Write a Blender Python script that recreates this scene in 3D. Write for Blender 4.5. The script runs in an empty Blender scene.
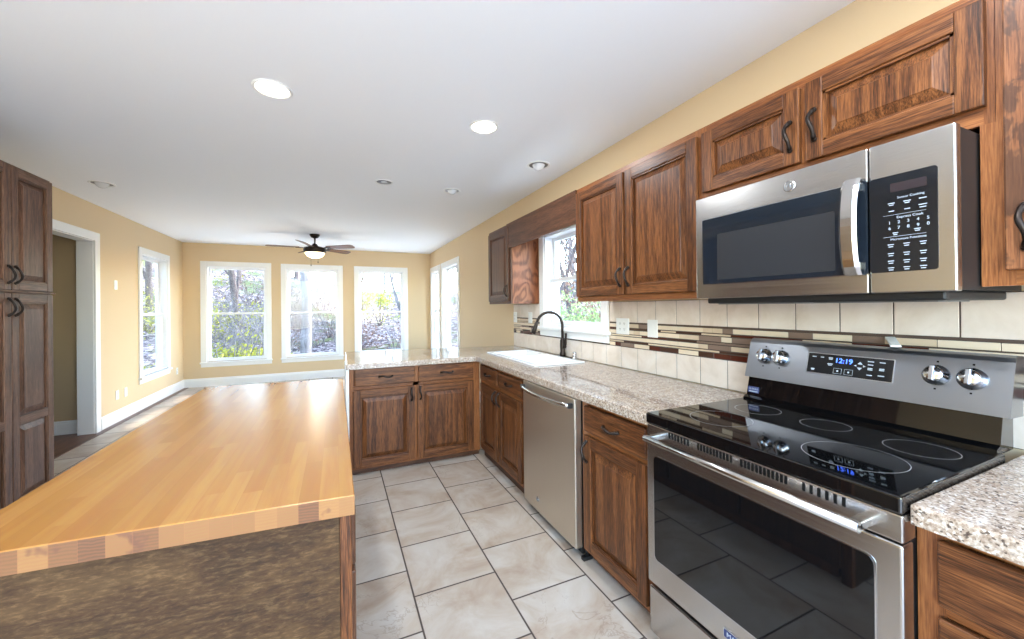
import bpy, bmesh, math, random
from mathutils import Vector, Matrix
random.seed(7)
SC = bpy.context.scene
COL = SC.collection
PI = math.pi

# ---------------------------------------------------------------- camera
F, CX, CY, YAW, PIT, ROL, EYE = 386.43, 508.84, 306.67, .4183, .0021, -.0097, 1.3647
fw = Vector((math.sin(YAW)*math.cos(PIT), math.cos(YAW)*math.cos(PIT), math.sin(PIT)))
r0 = Vector((math.cos(YAW), -math.sin(YAW), 0)); u0 = r0.cross(fw)
rr = r0*math.cos(ROL) + u0*math.sin(ROL); uu = -r0*math.sin(ROL) + u0*math.cos(ROL)
cam = bpy.data.cameras.new('camera'); camo = bpy.data.objects.new('camera', cam); COL.objects.link(camo)
M = Matrix((rr, uu, -fw)).transposed().to_4x4(); M.translation = (0, 0, EYE)
camo.matrix_world = M
cam.sensor_width = 36; cam.lens = 36*F/1024
cam.shift_x = (512-CX)/1024; cam.shift_y = (CY-319.5)/1024
cam.clip_start = .02
SC.camera = camo

# ---------------------------------------------------------------- world, sun, exposure
SC.view_settings.view_transform = 'Standard'; SC.view_settings.look = 'None'
SC.view_settings.gamma = 1; SC.view_settings.use_curve_mapping = False
SC.view_settings.exposure = 0.88
W = bpy.data.worlds.new('sky'); SC.world = W; W.use_nodes = True
nt = W.node_tree; bg = nt.nodes['Background']
sky = nt.nodes.new('ShaderNodeTexSky'); sky.sky_type = 'NISHITA'; sky.sun_disc = False
sky.sun_elevation = math.radians(26); sky.sun_rotation = math.radians(83); sky.air_density = 1; sky.dust_density = .4
hsv = nt.nodes.new('ShaderNodeHueSaturation'); hsv.inputs['Saturation'].default_value = 1.0
nt.links.new(sky.outputs[0], hsv.inputs['Color']); nt.links.new(hsv.outputs[0], bg.inputs[0])
bg.inputs[1].default_value = 1.3
SUN_DIR = Vector((-4.1, -.5, -2.01)).normalized()
sl = bpy.data.lights.new('sun', 'SUN'); sl.energy = 6.8; sl.angle = .012; sl.color = (1, .96, .91)
so = bpy.data.objects.new('sun', sl); COL.objects.link(so)
so.rotation_euler = (-SUN_DIR).to_track_quat('Z', 'Y').to_euler(); so.location = (20, 3, 12)
CAN_POWER = 8.0          # watts of each ceiling can
FAN_POWER = 4.0

# ---------------------------------------------------------------- mesh helpers
class MB:
    def __init__(s): s.v = []; s.f = []; s.m = []; s.s = []
    def add(s, vs, fs, m=0, smooth=False):
        o = len(s.v); s.v += [tuple(p) for p in vs]
        for f in fs: s.f.append([i+o for i in f]); s.m.append(m); s.s.append(smooth)
        return s
    def box(s, x0, x1, y0, y1, z0, z1, m=0, bev=0.0, seg=2):
        x0, x1 = min(x0, x1), max(x0, x1); y0, y1 = min(y0, y1), max(y0, y1); z0, z1 = min(z0, z1), max(z0, z1)
        if bev <= 0:
            v = [(x, y, z) for z in (z0, z1) for y in (y0, y1) for x in (x0, x1)]
            return s.add(v, [(0,2,3,1), (4,5,7,6), (0,1,5,4), (2,6,7,3), (0,4,6,2), (1,3,7,5)], m)
        b = bmesh.new(); bmesh.ops.create_cube(b, size=1)
        for q in b.verts:
            q.co = ((x0+x1)/2+q.co.x*(x1-x0), (y0+y1)/2+q.co.y*(y1-y0), (z0+z1)/2+q.co.z*(z1-z0))
        bev = min(bev, .49*min(x1-x0, y1-y0, z1-z0))
        bmesh.ops.bevel(b, geom=b.edges[:], offset=bev, segments=seg, affect='EDGES', profile=.5)
        return s.bm(b, m)
    def bm(s, b, m=0, smooth=False):
        b.verts.index_update()
        s.add([q.co[:] for q in b.verts], [[q.index for q in f.verts] for f in b.faces], m, smooth); b.free(); return s
    def prism(s, poly, axis, a, b, m=0):
        # poly = 2-D points in the two other axes (in xyz order)
        n = len(poly)
        def P(p, t):
            if axis == 'x': return (t, p[0], p[1])
            if axis == 'y': return (p[0], t, p[1])
            return (p[0], p[1], t)
        v = [P(p, a) for p in poly] + [P(p, b) for p in poly]
        f = [list(range(n)), list(range(2*n-1, n-1, -1))] + [[i, i+n, (i+1) % n+n, (i+1) % n] for i in range(n)]
        return s.add(v, f, m)
    def tube(s, pts, rad, n=12, m=0, cap=True, squash=None):
        pts = [Vector(p) for p in pts]; k = len(pts)
        if not hasattr(rad, '__len__'): rad = [rad]*k
        vs = []; up = None
        for i, p in enumerate(pts):
            t = (pts[min(i+1, k-1)]-pts[max(i-1, 0)]).normalized()
            if up is None:
                up = Vector((0, 0, 1)) if abs(t.z) < .9 else Vector((1, 0, 0))
            a = t.cross(up).normalized(); b = a.cross(t).normalized(); up = b
            for j in range(n):
                q = 2*PI*j/n; sx = squash or 1
                vs.append(p + a*math.cos(q)*rad[i]*sx + b*math.sin(q)*rad[i])
        fs = [[i*n+j, i*n+(j+1) % n, (i+1)*n+(j+1) % n, (i+1)*n+j] for i in range(k-1) for j in range(n)]
        s.add(vs, fs, m, True)
        if cap:
            s.add(vs[:n], [list(range(n-1, -1, -1))], m); s.add(vs[-n:], [list(range(n))], m)
        return s
    def lathe(s, prof, c=(0, 0, 0), axis='z', n=28, m=0, smooth=True):
        c = Vector(c); vs = []
        for r, h in prof:
            for j in range(n):
                q = 2*PI*j/n; x, y = r*math.cos(q), r*math.sin(q)
                d = {'z': (x, y, h), 'y': (x, h, y), 'x': (h, x, y)}[axis]
                vs.append(c+Vector(d))
        k = len(prof)
        fs = [[i*n+j, i*n+(j+1) % n, (i+1)*n+(j+1) % n, (i+1)*n+j] for i in range(k-1) for j in range(n)]
        s.add(vs, fs, m, smooth)
        if prof[0][0] > 1e-6: s.add(vs[:n], [list(range(n-1, -1, -1))], m)
        if prof[-1][0] > 1e-6: s.add(vs[-n:], [list(range(n))], m)
        return s
    def build(s, name, mats, parent=None, loc=None, rot=None):
        me = bpy.data.meshes.new(name); me.from_pydata(s.v, [], s.f)
        if not isinstance(mats, (list, tuple)): mats = [mats]
        for q in mats: me.materials.append(q)
        me.polygons.foreach_set('material_index', s.m); me.polygons.foreach_set('use_smooth', s.s)
        b = bmesh.new(); b.from_mesh(me); bmesh.ops.remove_doubles(b, verts=b.verts[:], dist=1e-6) if len(s.v) < 20000 else None
        bmesh.ops.recalc_face_normals(b, faces=b.faces[:]) if len(s.v) < 20000 else None
        b.to_mesh(me); b.free(); me.update()
        o = bpy.data.objects.new(name, me); COL.objects.link(o)
        if parent: o.parent = parent
        if loc: o.location = loc
        if rot: o.rotation_euler = rot
        return o

def tag(o, label=None, cat=None, group=None, kind=None):
    if label: o['label'] = label
    if cat: o['category'] = cat
    if group: o['group'] = group
    if kind: o['kind'] = kind
    return o
def thing(name, loc, rz, label, cat, group=None, kind=None):
    o = bpy.data.objects.new(name, None); COL.objects.link(o); o.empty_display_size = .1
    o.location = loc; o.rotation_euler = (0, 0, rz)
    return tag(o, label, cat, group, kind)
def children(o): return [c for c in bpy.data.objects if c.parent == o]
def copy_tree(o, parent=None):
    c = o.copy(); COL.objects.link(c)
    if parent: c.parent = parent
    for ch in children(o): copy_tree(ch, c)
    return c
def text_obj(txt, size, parent, x, y, z, mat, name='lettering', align='CENTER', sx=1.0):
    # flat lettering on a front face (local -y is the front), z up
    cu = bpy.data.curves.new('t', 'FONT'); cu.body = txt; cu.size = size; cu.align_x = align; cu.align_y = 'CENTER'; cu.extrude = .0003
    t = bpy.data.objects.new('t', cu); COL.objects.link(t)
    dg = bpy.context.evaluated_depsgraph_get(); dg.update()
    me = bpy.data.meshes.new_from_object(t.evaluated_get(dg)); bpy.data.objects.remove(t)
    me.transform(Matrix.Diagonal((sx, 1, 1, 1)))
    me.transform(Matrix.Rotation(PI/2, 4, 'X')); me.materials.clear(); me.materials.append(mat)
    o = bpy.data.objects.new(name, me); COL.objects.link(o); o.parent = parent; o.location = (x, y, z)
    return o

# ---------------------------------------------------------------- materials
def srgb(r, g, b):
    f = lambda c: (c/255)/12.92 if c <= 10 else (((c/255)+.055)/1.055)**2.4
    return (f(r), f(g), f(b), 1)
def mat(name, col, rough=.5, metal=0, spec=.5, **k):
    m = bpy.data.materials.new(name); m.use_nodes = True
    p = m.node_tree.nodes['Principled BSDF']
    p.inputs['Base Color'].default_value = col; p.inputs['Roughness'].default_value = rough
    p.inputs['Metallic'].default_value = metal; p.inputs['Specular IOR Level'].default_value = spec
    for a, b in k.items(): p.inputs[a].default_value = b
    return m
class NT:
    def __init__(s, m): s.t = m.node_tree; s.p = s.t.nodes['Principled BSDF']
    def n(s, typ, **k):
        q = s.t.nodes.new(typ)
        for a, b in k.items():
            if a in q.inputs: q.inputs[a].default_value = b
            else: setattr(q, a, b)
        return q
    def l(s, a, b): s.t.links.new(a, b)
    def math(s, op, a, b=None, c=None):
        q = s.t.nodes.new('ShaderNodeMath'); q.operation = op
        for i, x in enumerate((a, b, c)):
            if x is None: continue
            if isinstance(x, (int, float)): q.inputs[i].default_value = x
            else: s.l(x, q.inputs[i])
        return q.outputs[0]
    def ramp(s, src, stops):
        q = s.t.nodes.new('ShaderNodeValToRGB'); e = q.color_ramp.elements
        e[0].position, e[0].color = stops[0]; e[1].position, e[1].color = stops[-1]
        for p_, c_ in stops[1:-1]:
            x = e.new(p_); x.color = c_
        s.l(src, q.inputs[0]); return q.outputs[0]
    def mix(s, fac, a, b, blend='MIX'):
        q = s.t.nodes.new('ShaderNodeMix'); q.data_type = 'RGBA'; q.blend_type = blend
        for x, i in ((fac, 0), (a, 6), (b, 7)):
            if isinstance(x, (int, float)): q.inputs[i].default_value = x
            elif isinstance(x, tuple): q.inputs[i].default_value = x
            else: s.l(x, q.inputs[i])
        return q.outputs[2]
    def coords(s, scale=(1, 1, 1), kind='Object', rnd=True, rot=(0, 0, 0)):
        tc = s.n('ShaderNodeTexCoord'); v = tc.outputs[kind]
        if rnd:
            oi = s.n('ShaderNodeObjectInfo'); q = s.n('ShaderNodeVectorMath', operation='SCALE')
            cb = s.n('ShaderNodeCombineXYZ')
            s.l(oi.outputs['Random'], cb.inputs[0]); s.l(s.math('MULTIPLY', oi.outputs['Random'], 7.3), cb.inputs[1]); s.l(s.math('MULTIPLY', oi.outputs['Random'], 3.7), cb.inputs[2])
            s.l(cb.outputs[0], q.inputs[0]); q.inputs['Scale'].default_value = 9
            a = s.n('ShaderNodeVectorMath', operation='ADD'); s.l(v, a.inputs[0]); s.l(q.outputs[0], a.inputs[1]); v = a.outputs[0]
        mp = s.n('ShaderNodeMapping'); mp.inputs['Scale'].default_value = scale; mp.inputs['Rotation'].default_value = rot
        s.l(v, mp.inputs[0]); return mp.outputs[0]
    def noise(s, vec, scale=1, detail=4, rough=.55, dist=0):
        q = s.n('ShaderNodeTexNoise'); q.inputs['Scale'].default_value = scale; q.inputs['Detail'].default_value = detail
        q.inputs['Roughness'].default_value = rough; q.inputs['Distortion'].default_value = dist; s.l(vec, q.inputs['Vector']); return q.outputs[0]
    def bump(s, h, strength=.2, dist=.002):
        q = s.n('ShaderNodeBump'); q.inputs['Strength'].default_value = strength; q.inputs['Distance'].default_value = dist
        s.l(h, q.inputs['Height']); s.l(q.outputs[0], s.p.inputs['Normal'])

def wood(name, dark, mid, light, axis='z', rough=.35, ring=9.0, wear=0.0, wearcol=None, rnd=True, streak=.5, swirl=5.5, along=.055, rw=.15):
    m = mat(name, mid, rough, spec=.3); t = NT(m)
    ax = 'xyz'.index(axis)
    sc = [1.0]*3; sc[ax] = along
    v = t.coords(tuple(sc), rnd=rnd)
    n1 = t.noise(v, swirl, 2, .5, .35)
    rings = t.math('SINE', t.math('MULTIPLY', n1, ring*6.28))
    rings = t.math('MULTIPLY_ADD', rings, .5, .5)
    sc2 = [1.0]*3; sc2[ax] = .045
    v2 = t.coords(tuple(sc2), rnd=rnd)
    fine = t.noise(v2, 330, 3, .65)
    pores = t.noise(v2, 150, 3, .6)
    g = t.math('ADD', t.math('MULTIPLY', rings, rw), t.math('MULTIPLY', fine, .88))
    c = t.ramp(g, [(.30, dark), (.49, mid), (.72, light)])
    pm = t.ramp(pores, [(.36, (0, 0, 0, 1)), (.46, (1, 1, 1, 1))])
    c = t.mix(t.math('MULTIPLY', t.math('SUBTRACT', 1.0, pm), streak), c, tuple(x*.45 for x in dark[:3])+(1,))
    if wear:
        w = t.noise(t.coords((1, 1, .55), rnd=rnd), 7, 5, .6, .3)
        wm = t.ramp(w, [(.5, (0, 0, 0, 1)), (.53, (1, 1, 1, 1))])
        c = t.mix(t.math('MULTIPLY', wm, wear), c, wearcol)
    t.l(c, t.p.inputs['Base Color'])
    t.bump(pores, .15, .001)
    return m

OAK = (srgb(42, 22, 12), srgb(93, 54, 29), srgb(136, 86, 49))
OAKF = (srgb(88, 48, 25), srgb(126, 75, 41), srgb(154, 99, 58))
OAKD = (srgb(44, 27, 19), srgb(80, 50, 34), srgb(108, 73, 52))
PAN = (srgb(52, 35, 27), srgb(90, 61, 46), srgb(126, 92, 72))
wz = wood('oak_grain_upright', *OAK); wx = wood('oak_grain_level', *OAK, axis='x')
wf = wood('oak_frame_upright', *OAKF, ring=5, streak=.3); wfx = wood('oak_frame_level', *OAKF, axis='x', ring=5, streak=.3)
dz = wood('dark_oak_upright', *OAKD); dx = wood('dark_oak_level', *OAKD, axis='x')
pz = wood('pantry_oak_upright', *PAN, rough=.45); px = wood('pantry_oak_level', *PAN, axis='x', rough=.45)
ply = wood('oak_veneer', srgb(72, 38, 24), srgb(110, 63, 41), srgb(142, 89, 61), ring=11, streak=.35, swirl=3.4, along=.5, rw=.42)
wworn = wood('worn_oak', srgb(84, 50, 32), srgb(124, 78, 50), srgb(150, 100, 66), wear=.75, wearcol=srgb(66, 44, 34), ring=3)
blade_wood = wood('walnut_blade', srgb(70, 44, 32), srgb(112, 76, 56), srgb(140, 100, 76), axis='x', rnd=False)

def m_weathered():
    m = mat('weathered_board', srgb(74, 51, 31), .75, spec=.25); t = NT(m)
    v = t.coords((.6, 1, 1.3), rnd=False)
    a = t.noise(v, 9, 7, .65, .6); b = t.noise(t.coords((.3, 1, 2.4), rnd=False), 24, 6, .7, .2); d = t.noise(t.coords((1, 1, 1), rnd=False), 4.5, 4, .6, .4)
    e = t.noise(t.coords((.45, 1, 1.6), rnd=False), 85, 5, .7, .4)
    c = t.ramp(a, [(.32, srgb(35, 22, 12)), (.46, srgb(59, 38, 22)), (.58, srgb(77, 54, 31)), (.72, srgb(100, 75, 47))])
    c = t.mix(.4, c, t.ramp(b, [(.34, srgb(38, 23, 14)), (.5, srgb(65, 45, 26)), (.66, srgb(93, 70, 43))]))
    c = t.mix(.4, c, t.ramp(e, [(.36, srgb(32, 19, 11)), (.52, srgb(65, 45, 26)), (.64, srgb(105, 80, 52))]))
    k = t.ramp(d, [(.53, (0, 0, 0, 1)), (.68, (1, 1, 1, 1))])
    k = t.math('MULTIPLY', k, t.ramp(t.noise(t.coords((1, 1, 1.6), rnd=False), 26, 4, .7, .5), [(.42, (0, 0, 0, 1)), (.60, (1, 1, 1, 1))]))
    c = t.mix(t.math('MULTIPLY', k, .75), c, srgb(36, 23, 15)); t.l(c, t.p.inputs['Base Color']); t.bump(b, .3, .002)
    return m
weathered = m_weathered()

def m_butcher(end=False):
    # staves run along local y; x picks the stave; butt joints are staggered
    m = mat('butcher_block_end' if end else 'butcher_block_top', srgb(206, 156, 98), .24 if not end else .35, spec=.5); t = NT(m)
    tc = t.n('ShaderNodeTexCoord'); sp = t.n('ShaderNodeSeparateXYZ'); t.l(tc.outputs['Object'], sp.inputs[0])
    x, y, z = sp.outputs
    row = t.math('FLOOR', t.math('DIVIDE', x, .043))
    wn = t.n('ShaderNodeTexWhiteNoise', noise_dimensions='1D'); t.l(row, wn.inputs['W'])
    col = t.math('FLOOR', t.math('ADD', t.math('DIVIDE', y, .55), t.math('MULTIPLY', wn.outputs[0], 9)))
    w2 = t.n('ShaderNodeTexWhiteNoise', noise_dimensions='2D'); cb = t.n('ShaderNodeCombineXYZ'); t.l(row, cb.inputs[0]); t.l(col, cb.inputs[1]); t.l(cb.outputs[0], w2.inputs['Vector'])
    off = t.n('ShaderNodeVectorMath', operation='SCALE'); t.l(w2.outputs['Color'], off.inputs[0]); off.inputs['Scale'].default_value = 20
    ad = t.n('ShaderNodeVectorMath', operation='ADD'); t.l(tc.outputs['Object'], ad.inputs[0]); t.l(off.outputs[0], ad.inputs[1])
    mp = t.n('ShaderNodeMapping'); t.l(ad.outputs[0], mp.inputs[0])
    if not end:
        mp.inputs['Scale'].default_value = (1, .06, 1)
        g = t.noise(mp.outputs[0], 45, 4, .6, .3); h = t.noise(mp.outputs[0], 9, 2, .5, .4)
        tone = t.ramp(w2.outputs[0], [(0, srgb(152, 105, 51)), (.5, srgb(161, 114, 57)), (1, srgb(171, 125, 66))])
        c = t.mix(t.ramp(g, [(.40, (0, 0, 0, 1)), (.66, (.55, .55, .55, 1))]), tone, srgb(152, 98, 54))
        rg = t.math('SINE', t.math('MULTIPLY', h, 38)); c = t.mix(t.math('MULTIPLY', t.math('MAXIMUM', rg, 0.0), .16), c, srgb(146, 92, 50))
    else:
        # growth rings on the sawn stave ends
        ln = t.n('ShaderNodeVectorMath', operation='LENGTH')
        lx = t.math('SUBTRACT', x, t.math('MULTIPLY', row, .043))
        o2 = t.n('ShaderNodeSeparateXYZ'); t.l(w2.outputs['Color'], o2.inputs[0])
        c2 = t.n('ShaderNodeCombineXYZ'); t.l(t.math('SUBTRACT', lx, t.math('MULTIPLY_ADD', o2.outputs[0], .10, -.03)), c2.inputs[0]); t.l(t.math('ADD', z, t.math('MULTIPLY_ADD', o2.outputs[1], .12, -.02)), c2.inputs[2])
        t.l(c2.outputs[0], ln.inputs[0])
        nz = t.noise(tc.outputs['Object'], 30, 3, .6)
        rg = t.math('SINE', t.math('ADD', t.math('MULTIPLY', ln.outputs['Value'], 900), t.math('MULTIPLY', nz, 9)))
        tone = t.ramp(w2.outputs[0], [(0, srgb(86, 54, 28)), (.35, srgb(118, 80, 43)), (.7, srgb(138, 98, 53)), (1, srgb(100, 64, 33))])
        c = t.mix(t.math('MULTIPLY_ADD', rg, .18, .18), tone, srgb(128, 78, 48))
        kn = t.noise(tc.outputs['Object'], 16, 3, .6); c = t.mix(t.ramp(kn, [(.62, (0, 0, 0, 1)), (.70, (.75, .75, .75, 1))]), c, srgb(92, 54, 36))
    fx = t.math('FRACT', t.math('DIVIDE', x, .043)); sm = t.math('LESS_THAN', fx, .025)
    c = t.mix(t.math('MULTIPLY', sm, .35), c, srgb(140, 88, 50))
    t.l(c, t.p.inputs['Base Color'])
    return m
butcher, butcher_end = m_butcher(), m_butcher(True)

def m_granite():
    m = mat('granite', srgb(176, 160, 146), .06, spec=.6); t = NT(m)
    v = t.coords((1, 1, 1), rnd=False)
    a = t.noise(v, 30, 6, .7); b = t.noise(v, 130, 4, .65)
    vo = t.n('ShaderNodeTexVoronoi'); vo.inputs['Scale'].default_value = 210; t.l(v, vo.inputs['Vector'])
    c = t.ramp(a, [(.32, srgb(128, 108, 94)), (.46, srgb(162, 142, 124)), (.56, srgb(184, 170, 156)), (.72, srgb(206, 200, 192))])
    c2 = t.ramp(b, [(.34, srgb(78, 66, 58)), (.45, srgb(146, 124, 106)), (.55, srgb(182, 166, 150)), (.70, srgb(214, 208, 200))])
    c = t.mix(.6, c, c2)
    sp = t.n('ShaderNodeSeparateColor'); t.l(vo.outputs['Color'], sp.inputs[0])
    dk = t.math('GREATER_THAN', sp.outputs[0], .90); lt = t.math('LESS_THAN', sp.outputs[0], .10)
    c = t.mix(t.math('MULTIPLY', dk, .75), c, srgb(58, 46, 42)); c = t.mix(t.math('MULTIPLY', lt, .6), c, srgb(224, 216, 206))
    t.l(c, t.p.inputs['Base Color']); return m
granite = m_granite()

P, XA = .4128, .3221
def m_floor():
    m = mat('floor_tile', srgb(190, 184, 172), .32, spec=.45); t = NT(m)
    tc = t.n('ShaderNodeTexCoord'); sp = t.n('ShaderNodeSeparateXYZ'); t.l(tc.outputs['Object'], sp.inputs[0])
    x, y, _ = sp.outputs
    fx = t.math('DIVIDE', t.math('SUBTRACT', x, XA), P); row = t.math('FLOOR', fx)
    par = t.math('FLOORED_MODULO', row, 2.0)
    sh = t.math('MULTIPLY_ADD', par, .2005, 2.686)
    fy = t.math('DIVIDE', t.math('SUBTRACT', y, sh), P); col = t.math('FLOOR', fy)
    u, v = t.math('FRACT', fx), t.math('FRACT', fy)
    e = t.math('MINIMUM', t.math('MINIMUM', u, t.math('SUBTRACT', 1.0, u)), t.math('MINIMUM', v, t.math('SUBTRACT', 1.0, v)))
    gm = t.n('ShaderNodeMapRange'); gm.inputs['From Min'].default_value = .0075; gm.inputs['From Max'].default_value = .0125; t.l(e, gm.inputs[0]); g = gm.outputs[0]
    wn = t.n('ShaderNodeTexWhiteNoise', noise_dimensions='2D'); cb = t.n('ShaderNodeCombineXYZ'); t.l(row, cb.inputs[0]); t.l(col, cb.inputs[1]); t.l(cb.outputs[0], wn.inputs['Vector'])
    of = t.n('ShaderNodeVectorMath', operation='SCALE'); t.l(wn.outputs['Color'], of.inputs[0]); of.inputs['Scale'].default_value = 30
    ad = t.n('ShaderNodeVectorMath', operation='ADD'); t.l(tc.outputs['Object'], ad.inputs[0]); t.l(of.outputs[0], ad.inputs[1])
    cloud = t.noise(ad.outputs[0], 3.2, 5, .6, .8); spk = t.noise(ad.outputs[0], 24, 4, .6)
    vein = t.noise(ad.outputs[0], 2.6, 5, .62, 1.6)
    vm = t.math('ABSOLUTE', t.math('SUBTRACT', vein, .5)); vmask = t.ramp(vm, [(.0, (1, 1, 1, 1)), (.012, (0, 0, 0, 1))])
    br = t.noise(ad.outputs[0], 1.7, 2, .5); vmask = t.math('MULTIPLY', vmask, t.ramp(br, [(.5, (0, 0, 0, 1)), (.62, (1, 1, 1, 1))]))
    c = t.ramp(cloud, [(.28, srgb(150, 127, 107)), (.42, srgb(170, 153, 136)), (.58, srgb(185, 175, 163)), (.75, srgb(196, 190, 182))])
    c = t.mix(t.math('MULTIPLY', spk, .16), c, srgb(168, 150, 132))
    c = t.mix(t.math('MULTIPLY', vmask, .5), c, srgb(132, 112, 96))
    c = t.mix(t.math('MULTIPLY', wn.outputs[0], .10), c, srgb(178, 166, 150))
    c = t.mix(g, srgb(74, 62, 56), c)
    t.l(c, t.p.inputs['Base Color'])
    rg = t.mix(g, (.8, .8, .8, 1), (.30, .30, .30, 1)); t.l(rg, t.p.inputs['Roughness'])
    t.bump(g, .6, .002); return m
floor_m = m_floor()

def painted(name, c, rough=.6, amt=.04):
    m = mat(name, c, rough, spec=.3); t = NT(m)
    n = t.noise(t.coords((1, 1, 1), rnd=False), 300, 2, .5); t.bump(n, .06, .001); return m
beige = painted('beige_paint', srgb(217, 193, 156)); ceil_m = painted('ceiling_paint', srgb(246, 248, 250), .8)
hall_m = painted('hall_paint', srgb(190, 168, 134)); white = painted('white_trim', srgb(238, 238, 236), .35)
vinyl = mat('white_vinyl', srgb(240, 241, 242), .35); enamel = mat('white_enamel', srgb(240, 240, 240), .12, spec=.6)
plastic = mat('white_plastic', srgb(238, 238, 234), .35); slot = mat('dark_slot', srgb(18, 17, 17), .8, spec=.1)
rub = mat('black_plastic', srgb(22, 22, 23), .45); bronze = mat('oil_rubbed_bronze', srgb(52, 44, 40), .38, metal=.75)
chrome = mat('chrome', srgb(205, 208, 212), .12, metal=1)
def m_steel(name, c, axis, rough=.27, metal=1.0):
    m = mat(name, c, rough, metal=metal); t = NT(m)
    sc = [220.0]*3; sc['xyz'.index(axis)] = 1.2
    n = t.noise(t.coords(tuple(sc), rnd=False), 1, 2, .5)
    r = t.ramp(n, [(.3, (rough-.02,)*3+(1,)), (.7, (rough+.03,)*3+(1,))]); t.l(r, t.p.inputs['Roughness'])
    return m
steel = m_steel('brushed_steel', srgb(186, 183, 180), 'x', .24); steelz = m_steel('brushed_steel_upright', srgb(212, 202, 188), 'z', .40)
steel_plain = mat('polished_steel', srgb(192, 189, 186), .22, metal=1)
steel_dark = m_steel('console_steel', srgb(150, 154, 160), 'x', .3)
blackglass = mat('black_glass', srgb(10, 11, 13), .03, spec=.6); cooktop_m = mat('ceramic_glass', srgb(9, 9, 10), .04, spec=.7)
micro_glass = mat('microwave_glass', srgb(24, 30, 38), .06, spec=.6); micro_mesh = mat('microwave_screen', srgb(44, 45, 48), .2, spec=.5)
panel_glass = mat('keypad_glass', srgb(12, 17, 24), .09, spec=.5)
ring_m = mat('burner_print', srgb(150, 150, 152), .3); print_w = mat('white_print', srgb(176, 184, 192), .5)
badge_blue = mat('badge_blue', srgb(34, 46, 92), .3); sticker_blue = mat('sticker_blue', srgb(58, 66, 112), .4)
grout_m = mat('tile_grout', srgb(82, 66, 56), .85)
def emis(name, c, s):
    m = mat(name, c, .4); p = m.node_tree.nodes['Principled BSDF']; p.inputs['Emission Color'].default_value = c; p.inputs['Emission Strength'].default_value = s; return m
lens_on = emis('lit_lens', (1, .90, .74, 1), 9); fan_glass = emis('lit_fan_bowl', (1, .80, .52, 1), 1.8); clock_m = emis('clock_digits', (.06, .16, 1, 1), 2.5)
bulb_off = mat('frosted_bulb', srgb(228, 230, 232), .25); can_in = mat('can_reflector', srgb(120, 120, 120), .3, metal=.5)
def m_tile():
    m = mat('cream_tile', srgb(219, 206, 186), .35, spec=.45); t = NT(m)
    v = t.coords((1, 1, 1), rnd=False); a = t.noise(v, 6, 5, .6, .5); b = t.noise(v, 40, 3, .6)
    c = t.ramp(a, [(.3, srgb(212, 196, 179)), (.5, srgb(226, 212, 198)), (.7, srgb(234, 223, 212))]); c = t.mix(t.math('MULTIPLY', b, .12), c, srgb(196, 178, 156))
    t.l(c, t.p.inputs['Base Color']); return m
cream = m_tile()
mos = [mat('mosaic_cream', srgb(224, 206, 180), .4), mat('mosaic_sand', srgb(208, 186, 158), .4), mat('mosaic_taupe', srgb(128, 106, 92), .3), mat('mosaic_umber', srgb(74, 50, 40), .12), mat('mosaic_cherry', srgb(84, 38, 27), .1)]
def m_glass():
    m = bpy.data.materials.new('window_glass'); m.use_nodes = True; t = m.node_tree; t.nodes.clear()
    o = t.nodes.new('ShaderNodeOutputMaterial'); mx = t.nodes.new('ShaderNodeMixShader'); tr = t.nodes.new('ShaderNodeBsdfTransparent'); gl = t.nodes.new('ShaderNodeBsdfGlossy')
    tr.inputs[0].default_value = (.97, .98, .98, 1); gl.inputs['Roughness'].default_value = .02
    lw = t.nodes.new('ShaderNodeLayerWeight'); lw.inputs[0].default_value = .5
    pw = t.nodes.new('ShaderNodeMath'); pw.operation = 'POWER'; pw.inputs[1].default_value = 5; t.links.new(lw.outputs['Facing'], pw.inputs[0])
    fr = t.nodes.new('ShaderNodeMath'); fr.operation = 'MULTIPLY_ADD'; fr.inputs[1].default_value = .6; fr.inputs[2].default_value = .016; t.links.new(pw.outputs[0], fr.inputs[0])
    t.links.new(fr.outputs[0], mx.inputs[0]); t.links.new(tr.outputs[0], mx.inputs[1]); t.links.new(gl.outputs[0], mx.inputs[2]); t.links.new(mx.outputs[0], o.inputs[0]); return m
glass = m_glass()
wood_floor = wood('hall_floor_boards', srgb(60, 36, 24), srgb(94, 60, 42), srgb(118, 80, 58), axis='y', rnd=False)

# ---------------------------------------------------------------- room shell
XR, XL, YB, HC = 1.89, -2.4802, 8.5458, 2.57
Y0 = -1.3
def struct(o): return tag(o, kind='structure')
def wall(name, axis, pos, thick, a0, a1, holes, m, z0=-.02, z1=HC+.02):
    # axis 'x': wall plane x = pos, runs along y; thick signed outward
    A = sorted({a0, a1} | {h[0] for h in holes} | {h[1] for h in holes}); Z = sorted({z0, z1} | {h[2] for h in holes} | {h[3] for h in holes})
    b = MB()
    for i in range(len(A)-1):
        for j in range(len(Z)-1):
            ca, cz = (A[i]+A[i+1])/2, (Z[j]+Z[j+1])/2
            if any(h[0] < ca < h[1] and h[2] < cz < h[3] for h in holes): continue
            if axis == 'x': b.box(pos, pos+thick, A[i], A[i+1], Z[j], Z[j+1])
            else: b.box(A[i], A[i+1], pos, pos+thick, Z[j], Z[j+1])
    return struct(b.build(name, m))
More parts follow.
